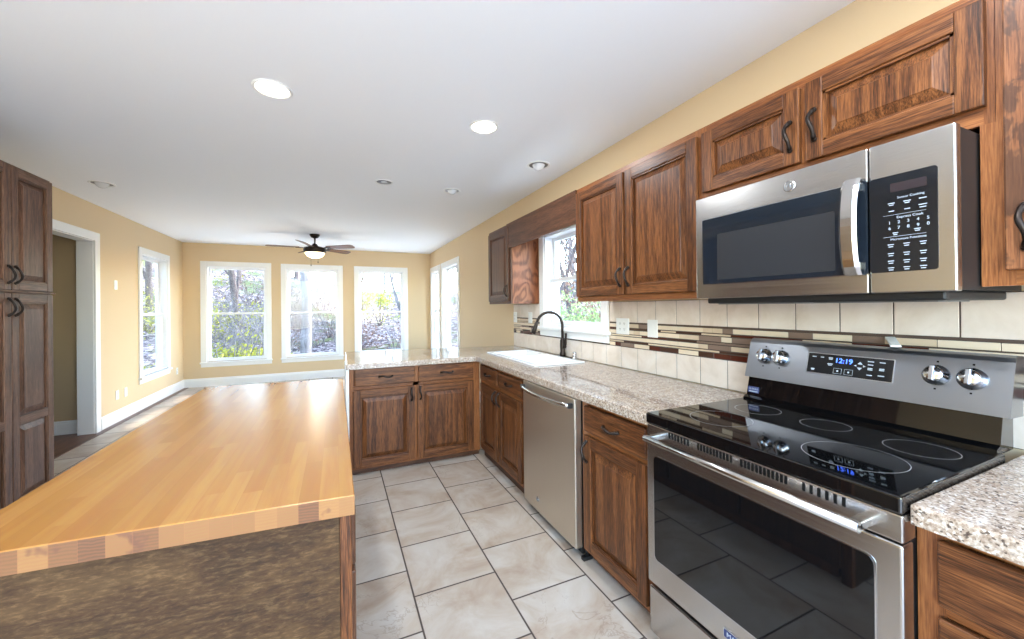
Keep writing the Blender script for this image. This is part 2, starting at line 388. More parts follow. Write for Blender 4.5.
# window rects: outer casing a0,a1,z0(bottom of apron),z1 ; CW = casing width
BW = [(-2.227, -1.137, .345, 2.25), (-.979, .112, .345, 2.245), (.323, 1.402, .345, 2.245)]
RW = [(6.285, 7.50, .36, 2.238), (7.60, 8.44, .36, 2.238)]
LW = (6.872, 7.922, .36, 2.25)
KW = (2.362, 3.432, 1.085, 2.15)
CW = .085
def hole(r, c=CW): return (r[0]+c, r[1]-c, r[2]+.10, r[3]-c)
struct(MB().box(XL-.0, XR, Y0, YB, -.12, 0).build('floor', floor_m))
struct(MB().box(XL-.15, XR+.15, Y0, YB+.15, HC, HC+.12).build('ceiling', ceil_m))
wall('wall_right', 'x', XR, .15, Y0, YB, [hole(r) for r in RW]+[hole(KW)], beige)
wall('wall_back', 'y', YB, .15, XL, XR, [hole(r) for r in BW], beige)
DOOR = (4.93, 5.825, -.02, 2.165)
wall('wall_left', 'x', XL, -.135, Y0, YB+.15, [hole(LW), DOOR], beige)
# hall beyond the left opening
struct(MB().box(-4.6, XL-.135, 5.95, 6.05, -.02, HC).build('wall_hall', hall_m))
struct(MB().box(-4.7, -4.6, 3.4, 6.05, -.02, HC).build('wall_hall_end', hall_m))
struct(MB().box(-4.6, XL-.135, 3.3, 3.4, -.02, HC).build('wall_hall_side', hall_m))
struct(MB().box(-4.6, XL, 3.4, 5.95, -.12, -.001).build('floor_hall', wood_floor))
struct(MB().box(-4.7, XL-.15, 3.3, 6.05, HC, HC+.12).build('ceiling_hall', ceil_m))
def baseboard(name, axis, pos, out, a0, a1, h=.15):
    # moulded profile: (offset from wall, z)
    pr = [(0, 0), (.016, 0), (.016, h*.78), (.011, h*.84), (.011, h*.93), (.004, h), (0, h)]
    b = MB()
    if axis == 'x': b.prism([(pos+out*o, z) for o, z in pr], 'y', a0, a1)
    else: b.prism([(pos+out*o, z) for o, z in pr], 'x', a0, a1)
    return struct(b.build(name, white))
baseboard('baseboard_left', 'x', XL, 1, 5.935, YB); baseboard('baseboard_back', 'y', YB, -1, XL, XR)
baseboard('baseboard_right', 'x', XR, -1, 4.42, YB); baseboard('baseboard_hall', 'y', 5.95, -1, -4.6, XL-.135)
# narrow dark wood strip along the left wall and through the opening
struct(MB().box(XL+.0165, XL+.075, 3.93, YB-.017, 0, .007).build('trim_1', wood_floor))
struct(MB().box(XL-.135, XL+.0165, DOOR[0]+.02, DOOR[1]-.02, -.001, .006).build('trim_2', wood_floor))
# cased opening
d1 = thing('door_1', (XL, DOOR[1], 0), 0, 'white cased opening to the hall beside the tall pantry cabinet', 'doorway', kind='structure')
b = MB(); a, c = DOOR[0]-DOOR[1], 0
b.box(-.136, .001, c-.018, c, 0, DOOR[3]); b.box(-.136, .001, a, a+.018, 0, DOOR[3]); b.box(-.136, .001, a, c, DOOR[3]-.018, DOOR[3]); b.build('jamb', white, d1)
b = MB(); b.box(0, .02, c-.01, c+.085, 0, DOOR[3]+.085, bev=.004); b.box(0, .02, a-.085, a+.01, 0, DOOR[3]+.085, bev=.004); b.box(0, .0195, a, c, DOOR[3]-.01, DOOR[3]+.085, bev=.004); b.build('casing', white, d1)

def window(name, loc, rz, w, z0, z1, label, wall_t=.15, apron=True):
    # local: x along the wall (0..w), -y into the room, z up; outer casing w x (z0..z1)
    t = thing(name, loc, rz, label, 'window', kind='structure')
    c = CW; gx0, gx1, gz0, gz1 = c, w-c, z0+.10, z1-c
    b = MB()
    b.box(0, c, -.02, 0, z0+.045, z1, bev=.004); b.box(w-c, w, -.02, 0, z0+.045, z1, bev=.004); b.box(c*.98, w-c*.98, -.0195, 0, z1-c, z1, bev=.004)
    b.build('casing', white, t)
    b = MB(); b.box(-.012, w+.012, -.045, .02, z0+.062, z0+.092, bev=.008); b.box(0, w, -.016, 0, z0, z0+.064, bev=.004); b.build('sill', white, t)
    b = MB()                                       # jamb liner through the wall
    b.box(gx0-.001, gx0+.018, -.004, wall_t, gz0, gz1); b.box(gx1-.018, gx1+.001, -.004, wall_t, gz0, gz1)
    b.box(gx0, gx1, -.004, wall_t, gz1-.018, gz1+.001); b.box(gx0, gx1, 0, wall_t, gz0-.012, gz0+.014); b.build('jamb', vinyl, t)
    zm = (gz0+gz1)/2; fx0, fx1 = gx0+.018, gx1-.018; s = .036
    for nm, za, zb, ya in (('lower_sash', gz0+.014, zm+.018, .045), ('upper_sash', zm-.018, gz1-.018, .085)):
        b = MB(); yb = ya+.03
        b.box(fx0, fx0+s, ya, yb, za, zb, bev=.003); b.box(fx1-s, fx1, ya, yb, za, zb, bev=.003)
        b.box(fx0+s*.95, fx1-s*.95, ya+.001, yb, za, za+s, bev=.003); b.box(fx0+s*.95, fx1-s*.95, ya+.001, yb, zb-s, zb, bev=.003)
        so_ = b.build(nm, vinyl, t)
        MB().box(fx0+s*.9, fx1-s*.9, ya+.013, ya+.017, za+s*.9, zb-s*.9).build('pane', glass, so_)
        if nm == 'lower_sash':
            k = MB(); k.box((fx0+fx1)/2-.03, (fx0+fx1)/2+.03, ya+.004, yb, zb, zb+.008, bev=.002); k.tube([((fx0+fx1)/2, ya+.012, zb+.008), ((fx0+fx1)/2+.02, ya+.012, zb+.014)], .005, 8); k.build('sash_lock', vinyl, so_)
    return t
names = ['back-wall double-hung window nearest the left corner, yellow-green shrubs outside', 'middle of the three back-wall double-hung windows, under the ceiling fan', 'back-wall double-hung window nearest the right corner, above the granite peninsula']
for i, r in enumerate(BW): window('window_%d' % (i+1), (r[0], YB, 0), 0, r[1]-r[0], r[2], r[3], names[i])
window('window_4', (XR, RW[1][1], 0), -PI/2, RW[1][1]-RW[1][0], RW[1][2], RW[1][3], 'narrow right-wall window closest to the back corner')
window('window_5', (XR, RW[0][1], 0), -PI/2, RW[0][1]-RW[0][0], RW[0][2], RW[0][3], 'right-wall window of the far room, nearer to the kitchen cabinets')
window('window_6', (XL, LW[0], 0), PI/2, LW[1]-LW[0], LW[2], LW[3], 'only window on the left wall, beyond the cased opening', wall_t=.135)
window('window_7', (XR-.008, KW[1], 0), -PI/2, KW[1]-KW[0], KW[2], KW[3], 'kitchen window behind the sink, under the dark wooden valance', wall_t=.158)

# ---------------------------------------------------------------- cabinet helpers (local: x right, -y towards the viewer, z up)
def handle(parent, x, z, vertical=True, L=.105):
    n = 13; pts = []; rad = []
    for i in range(n):
        s = i/(n-1); h = math.sin(PI*min(1, max(0, (s-.06)/.88)))**.6
        wob = .006*math.sin(2*PI*s)
        y = -.006-.026*h
        p = (L*(s-.5)); pts.append((wob, y, p) if vertical else (p, y, wob)); rad.append(.0075 if s in (0, 1) else .0048+.0022*math.sin(PI*s)+(.003 if s < .1 or s > .9 else 0))
    b = MB().tube(pts, rad, 10)
    for e in (-.5, .5):
        q = (0, 0, L*e) if vertical else (L*e, 0, 0)
        b.lathe([(.009, .003), (.009, -.004), (.006, -.009), (.0, -.010)], q, 'y', 12)
    return b.build('handle', bronze, parent, loc=(x, -.020, z))
def door_mesh(w, h, mats, s=.058, t=.02):
    b = MB(); bv = .0035
    b.box(0, s, -t, 0, 0, h, 0, bv); b.box(w-s, w, -t, 0, 0, h, 0, bv)
    b.box(s-.001, w-s+.001, -t, 0, 0, s, 1, bv); b.box(s-.001, w-s+.001, -t, 0, h-s, h, 1, bv)
    for x in (s, w-s):                     # stepped inner moulding
        b.box(x-.001 if x == s else x-.008, x+.008 if x == s else x+.001, -t*.72, -.002, s, h-s, 0)
    b.box(s, w-s, -t*.72, -.002, s, s+.008, 1); b.box(s, w-s, -t*.72, -.002, h-s-.008, h-s, 1)
    return b
def panel_mesh(w, h, x0, z0, x1, z1, t=.02):
    b = MB(); R = [(0, -.004), (.010, -.004), (.040, -.0155), (.043, -.018)]
    vs = []
    for o, y in R:
        vs += [(x0+o, y, z0+o), (x1-o, y, z0+o), (x1-o, y, z1-o), (x0+o, y, z1-o)]
    fs = []
    for k in range(len(R)-1):
        for j in range(4): fs.append([k*4+j, k*4+(j+1) % 4, (k+1)*4+(j+1) % 4, (k+1)*4+j])
    fs.append([12, 13, 14, 15]); b.add(vs, fs); return b
def door(root, x, z, w, h, mats, hx=None, hz=None, pm=None, s=.058, midrail=None, name='door'):
    if midrail is None:
        d = door_mesh(w, h, mats, s).build(name, mats, root, loc=(x, 0, z))
        panel_mesh(w, h, s, s, w-s, h-s).build('panel', pm or mats[0], d)
    else:
        b = door_mesh(w, h, mats, s); b.box(s-.001, w-s+.001, -.02, 0, midrail-s/2, midrail+s/2, 1, .0035)
        d = b.build(name, mats, root, loc=(x, 0, z))
        panel_mesh(w, h, s, s, w-s, midrail-s/2).build('panel', pm or mats[0], d); panel_mesh(w, h, s, midrail+s/2, w-s, h-s).build('panel', pm or mats[0], d)
    if hx is not None: handle(d, hx, hz)
    return d
def drawer(root, x, z, w, h, m, pull=True, hx=None):
    d = MB().box(0, w, -.02, 0, 0, h, 0, .006, 3).build('drawer', m, root, loc=(x, 0, z))
    if pull: handle(d, w/2 if hx is None else hx, h/2, False)
    return d
def frame(root, w, z0, z1, stiles, rails, mats, mid=()):
    b = MB()
    for a0, a1 in stiles: b.box(a0, a1, 0, .02, z0, z1, 0)
    for r0_, r1_ in rails: b.box(stiles[0][1], stiles[-1][0], .0003, .02, r0_, r1_, 1)
    for a0, a1, r0_, r1_ in mid: b.box(a0, a1, .0003, .02, r0_, r1_, 0)
    return b.build('face_frame', mats, root)
WD = [wz, wx]; FD = [wf, wfx]

ZT = .872
# peninsula base (two drawers over two doors), front faces the kitchen aisle
t = thing('base_cabinet', (.084, 3.395, 0), 0, 'two-door oak base cabinet of the peninsula with two drawers, facing the aisle', 'cabinet', 'oak base cabinets')
MB().box(0, 1.12, .02, .60, .075, ZT).build('carcass', wf, t)
MB().box(.0, 1.12, .035, .055, 0, .075).build('toe_kick', dx, t)
frame(t, 1.12, .05, ZT, [(0, .03), (1.055, 1.12)], [(.05, .075), (.70, .73), (.868, ZT)], FD, [(.51, .56, .075, .868)])
drawer(t, .042, .730, .484, .140, wx); drawer(t, .556, .726, .500, .140, wx)
door(t, .028, .072, .494, .626, WD, .494-.028, .555); door(t, .542, .066, .514, .632, WD, .028, .565)
MB().box(-.024, -.0005, .0, .60, .0, ZT, 0, .002).build('end_panel', white, t)['label'] = 'white end panel'  # end panel is plain white, unlike the oak carcass
# sink base in the right-hand run
t = thing('sink_cabinet', (1.21, 3.393, 0), -PI/2, 'oak sink base cabinet between the inside corner and the steel dishwasher', 'cabinet', 'oak base cabinets')
MB().box(.0, .94, .02, .62, .08, .70).box(.0, .94, .02, .10, .70, ZT).build('carcass', wf, t)
MB().box(.02, .94, .03, .05, 0, .08).build('toe_kick', dx, t)
frame(t, .94, .07, ZT, [(.02, .06), (.90, .94)], [(.07, .105), (.68, .715), (.845, ZT)], FD, [(.445, .495, .1, .86)])
drawer(t, .054, .718, .400, .125, wx, True); drawer(t, .492, .714, .424, .125, wx, True)
door(t, .050, .095, .398, .583, WD, .37, .52); door(t, .484, .100, .420, .583, WD, .028, .52)
# base cabinet between dishwasher and range
t = thing('base_cabinet', (1.21, 1.752, 0), -PI/2, 'single-door oak base cabinet between the dishwasher and the range', 'cabinet', 'oak base cabinets')
MB().box(0, .535, .02, .62, .06, ZT).build('carcass', wf, t)
MB().box(0, .535, .05, .07, 0, .06).build('toe_kick', dx, t)
frame(t, .535, .06, ZT, [(0, .04), (.48, .535)], [(.06, .095), (.685, .71), (.845, ZT)], FD)
drawer(t, .034, .708, .450, .134, wx); door(t, .034, .085, .450, .600, WD, .028, .52)
# base cabinet right of the range
t = thing('base_cabinet', (1.21, .432, 0), -PI/2, 'oak drawer base cabinet to the right of the range', 'cabinet', 'oak base cabinets')
MB().box(0, .9, .02, .62, .06, ZT).build('carcass', wf, t)
MB().box(0, .9, .05, .07, 0, .06).build('toe_kick', dx, t)
frame(t, .9, .06, ZT, [(0, .045), (.86, .9)], [(.06, .095), (.68, .705), (.85, ZT)], FD)
drawer(t, .037, .706, .83, .142, wx); d_ = drawer(t, .037, .40, .83, .280, wx); drawer(t, .037, .095, .83, .295, wx)

# ---------------------------------------------------------------- counters
CT, CB = .919, .874
def slab(poly, name, label, cutout=None):
    b = bmesh.new()
    vs = [b.verts.new((x, y, CT)) for x, y in poly]; f = b.faces.new(vs)
    if f.normal.z < 0: f.normal_flip()
    g = bmesh.ops.extrude_face_region(b, geom=[f])
    for q in [e for e in g['geom'] if isinstance(e, bmesh.types.BMVert)]: q.co.z = CB
    bmesh.ops.recalc_face_normals(b, faces=b.faces[:])
    ed = [e for e in b.edges if abs(e.verts[0].co.z-CT) < 1e-5 and abs(e.verts[1].co.z-CT) < 1e-5] + [e for e in b.edges if abs(e.verts[0].co.z-e.verts[1].co.z) > .01]
    bmesh.ops.bevel(b, geom=ed, offset=.007, segments=3, affect='EDGES', profile=.5)
    o = MB().bm(b).build(name, granite); tag(o, label, 'countertop')
    if cutout:
        x0, x1, y0, y1 = cutout
        k = MB().box(x0, x1, y0, y1, .8, 1.0).build('cut', granite)
        md = o.modifiers.new('b', 'BOOLEAN'); md.object = k; md.operation = 'DIFFERENCE'; md.solver = 'EXACT'
        dg = bpy.context.evaluated_depsgraph_get(); dg.update()
        me = bpy.data.meshes.new_from_object(o.evaluated_get(dg)); o.modifiers.clear(); o.data = me; bpy.data.objects.remove(k)
    return o
XW = 1.8815
slab([(.062, 3.367), (1.163, 3.367), (1.163, 1.214), (XW, 1.214), (XW, 4.115), (.072, 4.36)], 'countertop', 'L-shaped speckled granite countertop running from the range round the sink to the peninsula', (1.37, 1.77, 2.60, 3.53))
slab([(1.163, .428), (1.163, -.5), (XW, -.5), (XW, .428)], 'countertop', 'short speckled granite countertop on the right of the range')

# ---------------------------------------------------------------- sink, faucet, air gap
t = thing('kitchen_sink', (1.57, 3.065, CT), 0, 'white double-bowl drop-in kitchen sink set in the granite', 'sink')
b = MB()
X0, X1, Yq0, Yq1 = -.225, .225, -.50, .50
ob = [(-.185, .185, -.45, .045), (-.185, .185, .085, .45)]
# rim as strips round two bowls
zt = .012
for (x0, x1, y0, y1) in [(X0, -.185, Yq0, Yq1), (.185, X1, Yq0, Yq1), (-.185, .185, Yq0, -.45), (-.185, .185, .45, Yq1), (-.185, .185, .045, .085)]:
    b.box(x0-.001, x1+.001, y0-.001, y1+.001, .0005, zt, 0, .004)
b.build('rim', enamel, t)
for (x0, x1, y0, y1) in ob:
    b = MB(); d = -.175; s = .03
    T = [(x0, y0), (x1, y0), (x1, y1), (x0, y1)]; Bt = [(x0+s, y0+s), (x1-s, y0+s), (x1-s, y1-s), (x0+s, y1-s)]
    vs = [(x, y, .008) for x, y in T]+[(x, y, d) for x, y in Bt]+[(x, y, .008) for x, y in [(x0-.004, y0-.004), (x1+.004, y0-.004), (x1+.004, y1+.004), (x0-.004, y1+.004)]]+[(x*1.0, y, d-.008) for x, y in Bt]
    fs = [[j, (j+1) % 4, 4+(j+1) % 4, 4+j] for j in range(4)]+[[4, 5, 6, 7]]+[[8+j, 8+(j+1) % 4, 12+(j+1) % 4, 12+j] for j in range(4)]+[[12, 15, 14, 13]]+[[j, 8+j, 8+(j+1) % 4, (j+1) % 4] for j in range(4)]
    b.add(vs, fs); bo = b.build('bowl', enamel, t)
    MB().lathe([(.0, .003), (.02, .003), (.04, .001), (.042, -.001)], ((x0+x1)/2, (y0+y1)/2, d+.001), 'z', 20).build('drain', chrome, bo)
t = thing('kitchen_faucet', (1.832, 2.952, CT), 0, 'dark bronze gooseneck pull-down faucet behind the white sink', 'faucet')
MB().box(-.028, .028, -.125, .125, 0, .008, 0, .003).build('deck_plate', bronze, t)
b = MB(); b.lathe([(.027, .008), (.027, .03), (.021, .05), (.024, .10), (.022, .15), (.014, .165), (.013, .17)], (0, 0, 0), 'z', 20); b.build('body', bronze, t)
pts = [(0, 0, .16), (0, 0, .25)]; R = .115; dx_, dy_ = -.93, .37
for i in range(13):
    q = PI*i/12*.93; c_ = R*(1-math.cos(q)); pts.append((dx_*c_, dy_*c_, .285+R*math.sin(q)))
e = pts[-1]; MB().tube(pts, .0125, 14).build('spout', bronze, t)
tdir = (Vector(pts[-1])-Vector(pts[-2])).normalized(); p0 = Vector(e)
MB().tube([p0-tdir*.004, p0+tdir*.02, p0+tdir*.06, p0+tdir*.105], [.014, .017, .020, .023], 14).build('spray_head', bronze, t)
b = MB(); b.tube([(0, -.018, .085), (0, -.038, .10)], [.016, .017], 12); b.tube([(0, -.038, .098), (-.002, -.052, .13), (-.004, -.060, .175), (-.004, -.060, .215)], [.013, .011, .009, .012], 12); b.build('lever', bronze, t)
t = thing('air_gap', (1.858, 2.800, CT), 0, 'small chrome air gap cap on the counter right of the faucet', 'air gap')
MB().lathe([(.022, 0), (.022, .006), (.017, .008), (.017, .05), (.014, .058), (.0, .061)], (0, 0, 0), 'z', 20).build('cap', chrome, t)
MB().box(-.019, -.012, -.006, .006, .018, .03, 0, .002).build('vent_slot', slot, t)

# ---------------------------------------------------------------- backsplash
t = thing('tile_backsplash', (XR, 0, 0), 0, 'cream tile backsplash with a brown mosaic strip band along the right wall', 'backsplash')
TZ0, TZ1 = CT+.0015, 1.399
WIN = (KW[0]-.001, KW[1]+.001, KW[2]+.01)
YE0, YE1 = -.5, 4.10
b = MB()
def gr(y0, y1, z0, z1): b.box(-.0055, -.0005, y0, y1, z0, z1)
gr(YE0, WIN[0], TZ0, TZ1); gr(WIN[1], YE1, TZ0, TZ1); gr(WIN[0], WIN[1], TZ0, WIN[2]-.012)
b.build('grout', grout_m, t)
J = [.562+.1672*k for k in range(-7, 24)]
b = MB()
for y0 in J:
    y1 = y0+.1672
    for z0, z1 in ((TZ0, 1.0745), (1.2495, TZ1)):
        a0, a1, z1_ = max(y0, YE0), min(y1, YE1), z1
        segs = []
        if a1 <= a0: continue
        if a1 <= WIN[0] or a0 >= WIN[1]: segs = [(a0, a1, z1)]
        elif z0 > 1.1:
            if a0 < WIN[0]: segs.append((a0, WIN[0], z1))
            if a1 > WIN[1]: segs.append((WIN[1], a1, z1))
        else: segs = [(a0, a1, min(z1, WIN[2]-.012))]
        for s0, s1, zz in segs:
            if s1-s0 > .008: b.box(-.009, -.001, s0+.0022, s1-.0022, z0+.0022, zz-.0022, 0, .0012, 1)
b.build('square_tile', cream, t)
b = MB(); rnd = random.Random(5)
z = 1.0765
for hgt, pool in ((.027, (0, 4, 2, 3, 4)), (.011, (0, 1, 3)), (.026, (0, 2, 0, 1)), (.011, (3, 4, 0, 2)), (.028, (0, 1, 0, 2)), (.011, (3, 1, 0, 4)), (.027, (1, 0, 2, 0))):
    y = YE0-rnd.random()*.1
    while y < YE1:
        L = rnd.choice((.06, .10, .14, .17)) if hgt > .02 else rnd.choice((.12, .18, .22))
        mi = rnd.choice(pool); s0, s1 = max(y, YE0), min(y+L, YE1)
        for q0, q1 in ((s0, min(s1, WIN[0])), (max(s0, WIN[1]), s1)):
            if q1-q0 > .008: b.box(-.009, -.001, q0+.001, q1-.001, z+.001, z+hgt-.001, mi, .0008, 1)
        y += L
    z += hgt+.0038
b.build('mosaic_band', mos, t)

def plate(name, loc, rz, label, cat, group, kind='outlet', gang=1):
    t = thing(name, loc, rz, label, cat, group)
    w = (.044 if abs(loc[0]-XT) < .001 else .036)+.024*(gang-1)
    MB().box(-w, w, -.006, 0, -.0575, .0575, 0, .003).build('cover_plate', plastic, t)
    for g in range(gang):
        cx = (g-(gang-1)/2)*.046
        if kind == 'outlet':
            for dz in (-.02, .02):
                b = MB(); b.box(cx-.014, cx+.014, -.0078, -.005, dz-.0145, dz+.0145, 0, .004); s_ = b.build('socket', plastic, t)
                k = MB(); k.box(cx-.007, cx-.005, -.0082, -.0075, dz-.003, dz+.006); k.box(cx+.005, cx+.007, -.0082, -.0075, dz-.003, dz+.006); k.tube([(cx, -.0082, dz-.008), (cx, -.0075, dz-.008)], .0022, 8); k.build('slot', slot, s_)
        else:
            b = MB(); b.box(cx-.0165, cx+.0165, -.0085, -.005, -.033, .033, 0, .002); b.build('rocker', plastic, t)
    return t
XT = XR-.009
plate('wall_outlet', (XT, 4.045, 1.252), -PI/2, 'white outlet plate on the backsplash, farthest left under the small corner cabinet', 'outlet', 'backsplash plates')
plate('wall_switch', (XT, 3.665, 1.255), -PI/2, 'white switch plate on the backsplash between the corner outlet and the kitchen window', 'switch', 'backsplash plates', 'rocker')
plate('wall_outlet', (XT, 2.211, 1.222), -PI/2, 'wide white outlet plate on the backsplash just right of the kitchen window', 'outlet', 'backsplash plates', gang=2)
plate('wall_switch', (XT, 1.922, 1.218), -PI/2, 'white switch plate on the backsplash midway between the kitchen window and range', 'switch', 'backsplash plates', 'rocker')
plate('thermostat_switch', (XL, 6.287, 1.687), PI/2, 'single white switch plate high on the left wall beside the cased opening', 'switch', None, 'rocker')
plate('wall_outlet', (XL, 6.303, .336), PI/2, 'low left-wall outlet nearest the cased opening', 'outlet', 'left wall outlets')
plate('wall_outlet', (XL, 6.512, .332), PI/2, 'low left-wall outlet just below the left edge of the left window', 'outlet', 'left wall outlets')
plate('wall_outlet', (XL, 8.251, .346), PI/2, 'low left-wall outlet close to the back corner', 'outlet', 'left wall outlets')

# ---------------------------------------------------------------- wall cabinets
UT = 2.20
def upper(loc, w, h, label, stiles, rails, d=.312, mids=(), fm=None, cm=None):
    t = thing('wall_cabinet', loc, -PI/2, label, 'cabinet', 'oak wall cabinets')
    MB().box(0, w, .02, d, .008, h).build('carcass', cm or wf, t)
    frame(t, w, 0, h, stiles, rails, fm or FD, mids); return t
UX = 1.575
z0 = 1.402; h = UT-z0
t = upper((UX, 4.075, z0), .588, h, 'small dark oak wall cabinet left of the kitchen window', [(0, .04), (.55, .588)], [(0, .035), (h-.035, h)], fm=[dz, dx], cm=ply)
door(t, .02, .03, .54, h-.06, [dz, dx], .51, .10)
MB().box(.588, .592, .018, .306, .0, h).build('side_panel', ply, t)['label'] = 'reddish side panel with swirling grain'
z0 = 1.400; h = UT-z0
t = upper((UX, 2.325, z0), 1.035, h, 'two-door oak wall cabinet between the kitchen window and the microwave', [(0, .025), (1.0, 1.035)], [(0, .04), (h-.04, h)], mids=[(.485, .545, .04, h-.04)])
door(t, .008, .035, .495, h-.07, WD, .495-.028, .105); door(t, .520, .035, .500, h-.07, WD, .028, .105)
z0 = 1.838; h = UT-z0
t = upper((UX, 1.288, z0), .885, h, 'short two-door oak wall cabinet above the microwave', [(0, .025), (.865, .885)], [(0, .05), (h-.04, h)], mids=[(.41, .46, .04, h-.04)])
door(t, .012, .050, .415, h-.085, WD, .415-.03, .105, s=.055); door(t, .447, .046, .425, h-.08, WD, .03, .12, s=.055)
z0 = 1.408; h = UT-z0
t = upper((UX, .402, z0), .62, h, 'tall worn oak wall cabinet at the right edge, beside the microwave', [(0, .03), (.59, .62)], [(0, .045), (h-.04, h)])
door(t, .016, .04, .58, h-.075, [wworn, wx], .034, .105, pm=wworn)
MB().box(-.028, 0, 0, .02, 0, 1.838-z0).build('filler_stile', wf, t)
# valance board over the window
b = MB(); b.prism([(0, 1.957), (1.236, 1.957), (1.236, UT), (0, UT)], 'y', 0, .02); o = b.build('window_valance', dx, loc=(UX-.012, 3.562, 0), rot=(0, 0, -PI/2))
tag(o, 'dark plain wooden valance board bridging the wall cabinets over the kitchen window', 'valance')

# ---------------------------------------------------------------- dishwasher
t = thing('dishwasher', (1.165, 2.394, 0), -PI/2, 'stainless steel dishwasher under the granite counter beside the sink', 'dishwasher')
w = .632
MB().box(.008, w-.008, .045, .58, .02, .866).build('tub', rub, t)
d = MB().box(0, w, 0, .045, .055, .866, 0, .006, 3).build('door', steelz, t)
pts = [(.015+(w-.045)*i/12, -.018-.040*math.sin(PI*i/12)**.8, .826-.0*i) for i in range(13)]
hd = MB().tube(pts, [.013]*13, 12, squash=.75).build('handle', steel_plain, d)
MB().box(.008, .03, -.026, .002, .812, .840, 0, .004).build('handle_mount', rub, d); MB().box(w-.038, w-.016, -.026, .002, .812, .840, 0, .004).build('handle_mount', rub, d)
bd = MB().lathe([(.0, -.003), (.014, -.003), (.018, -.0015), (.018, .001)], (.20, 0, .135), 'y', 24, 0, False).build('badge', steel_plain, d)
b = MB()
for k in range(20):
    q0, q1 = 2*PI*k/20, 2*PI*(k+1)/20
    b.tube([(.20+.013*math.cos(q0), -.0035, .135+.013*math.sin(q0)), (.20+.013*math.cos(q1), -.0035, .135+.013*math.sin(q1))], .0008, 5)
b.tube([(.194, -.0038, .141), (.190, -.0038, .135), (.195, -.0038, .130), (.199, -.0038, .135), (.194, -.0038, .136)], .0008, 5); b.tube([(.207, -.0038, .140), (.202, -.0038, .138), (.206, -.0038, .135), (.201, -.0038, .132), (.207, -.0038, .130)], .0008, 5)
b.build('monogram', steel_dark, bd)
MB().box(.02, w-.02, .06, .075, .012, .05).build('kick_plate', rub, t)
b = MB(); b.box(w+.002, w+.03, .03, .09, 0, .02, 0, .003); b.tube([(w+.015, .06, .02), (w+.015, .06, .06)], .008, 8); b.build('foot', rub, t)
MB().box(w+.002, w+.022, .05, .40, .06, .868).build('side_strip', rub, t)

# ---------------------------------------------------------------- range
t = thing('electric_range', (1.14, 1.205, 0), -PI/2, 'stainless electric range with black glass cooktop under the microwave', 'range')
w = .775
MB().box(.006, w-.006, .05, .66, .03, .89).build('body', rub, t)
dr = MB().box(.004, w-.004, .004, .05, .06, .245, 0, .005).build('storage_drawer', steel, t)
d = MB(); d.box(0, w, .0, .05, .262, .826, 0, .006, 3); d = d.build('oven_door', steel, t)
# window: rounded black glass with bright bezel
def rrect(x0, x1, z0, z1, r, n=5):
    p = []
    for cx, cz, a in ((x1-r, z1-r, 0), (x0+r, z1-r, PI/2), (x0+r, z0+r, PI), (x1-r, z0+r, 1.5*PI)):
        for i in range(n+1): p.append((cx+r*math.cos(a+PI/2*i/n), cz+r*math.sin(a+PI/2*i/n)))
    return p
MB().prism(rrect(.036, .728, .364, .778, .02), 'y', -.0015, .003).build('window_bezel', chrome, d)
MB().prism(rrect(.040, .724, .368, .774, .018), 'y', -.003, .003).build('window_glass', blackglass, d)
bd = MB().prism(rrect(.335, .445, .292, .322, .003), 'y', -.003, .001).build('badge', chrome, d)
MB().prism(rrect(.338, .442, .295, .319, .002), 'y', -.0038, -.002).build('badge_plate', badge_blue, d)
text_obj('MAYTAG', .021, d, .390, -.0042, .3065, print_w, sx=1.0)
hb = MB(); hb.tube([(.045, -.052, .852), (.72, -.052, .852)], .0125, 14); hb.build('handle', steel_plain, d)
MB().box(.045, .068, -.05, .004, .842, .864, 0, .004).build('handle_mount', steel, d); MB().box(.695, .72, -.05, .004, .842, .864, 0, .004).build('handle_mount', steel, d)
vs_ = MB().box(0, w, .002, .06, .830, .893, 0, .004).build('vent_strip', steel, t)
b = MB()
for g0, g1, n in ((.115, .20, 7), (.243, .365, 11), (.40, .53, 12), (.575, .665, 6)):
    for i in range(n):
        x = g0+(g1-g0)*i/(n-1); b.box(x-.0036, x+.0036, .0008, .004, .864, .887)
b.build('vent_grille', slot, vs_)
ck = MB(); ck.box(.0, w, -.004, .585, .895, .937, 0, .006, 3); ck = ck.build('cooktop', cooktop_m, t)
# printed burner rings
def ring(b, x, y, r, wd=.0016, n=56):
    vs = [(x+(r+s)*math.cos(2*PI*k/n), y+(r+s)*math.sin(2*PI*k/n), .9374) for s in (-wd/2, wd/2) for k in range(n)]
    b.add(vs, [[k, (k+1) % n, n+(k+1) % n, n+k] for k in range(n)])
b = MB()
for x, y, rs in ((.60, .185, (.115,)), (.19, .185, (.105,)), (.655, .425, (.08,)), (.405, .44, (.072,)), (.17, .43, (.08,))):
    for r in rs: ring(b, x, y, r)
b.build('burner_ring', ring_m, ck)
# back guard: black riser + slanted console
MB().prism([(.57, .93), (.69, .93), (.69, 1.04), (.615, 1.04), (.595, .955), (.57, .945)], 'x', .012, w-.012).build('riser', cooktop_m, t)
cs = MB().prism([(.605, 1.034), (.700, 1.03), (.722, 1.19), (.715, 1.206), (.672, 1.209), (.657, 1.203), (.650, 1.19)], 'x', -.004, w+.004).build('console', steel_dark, t)
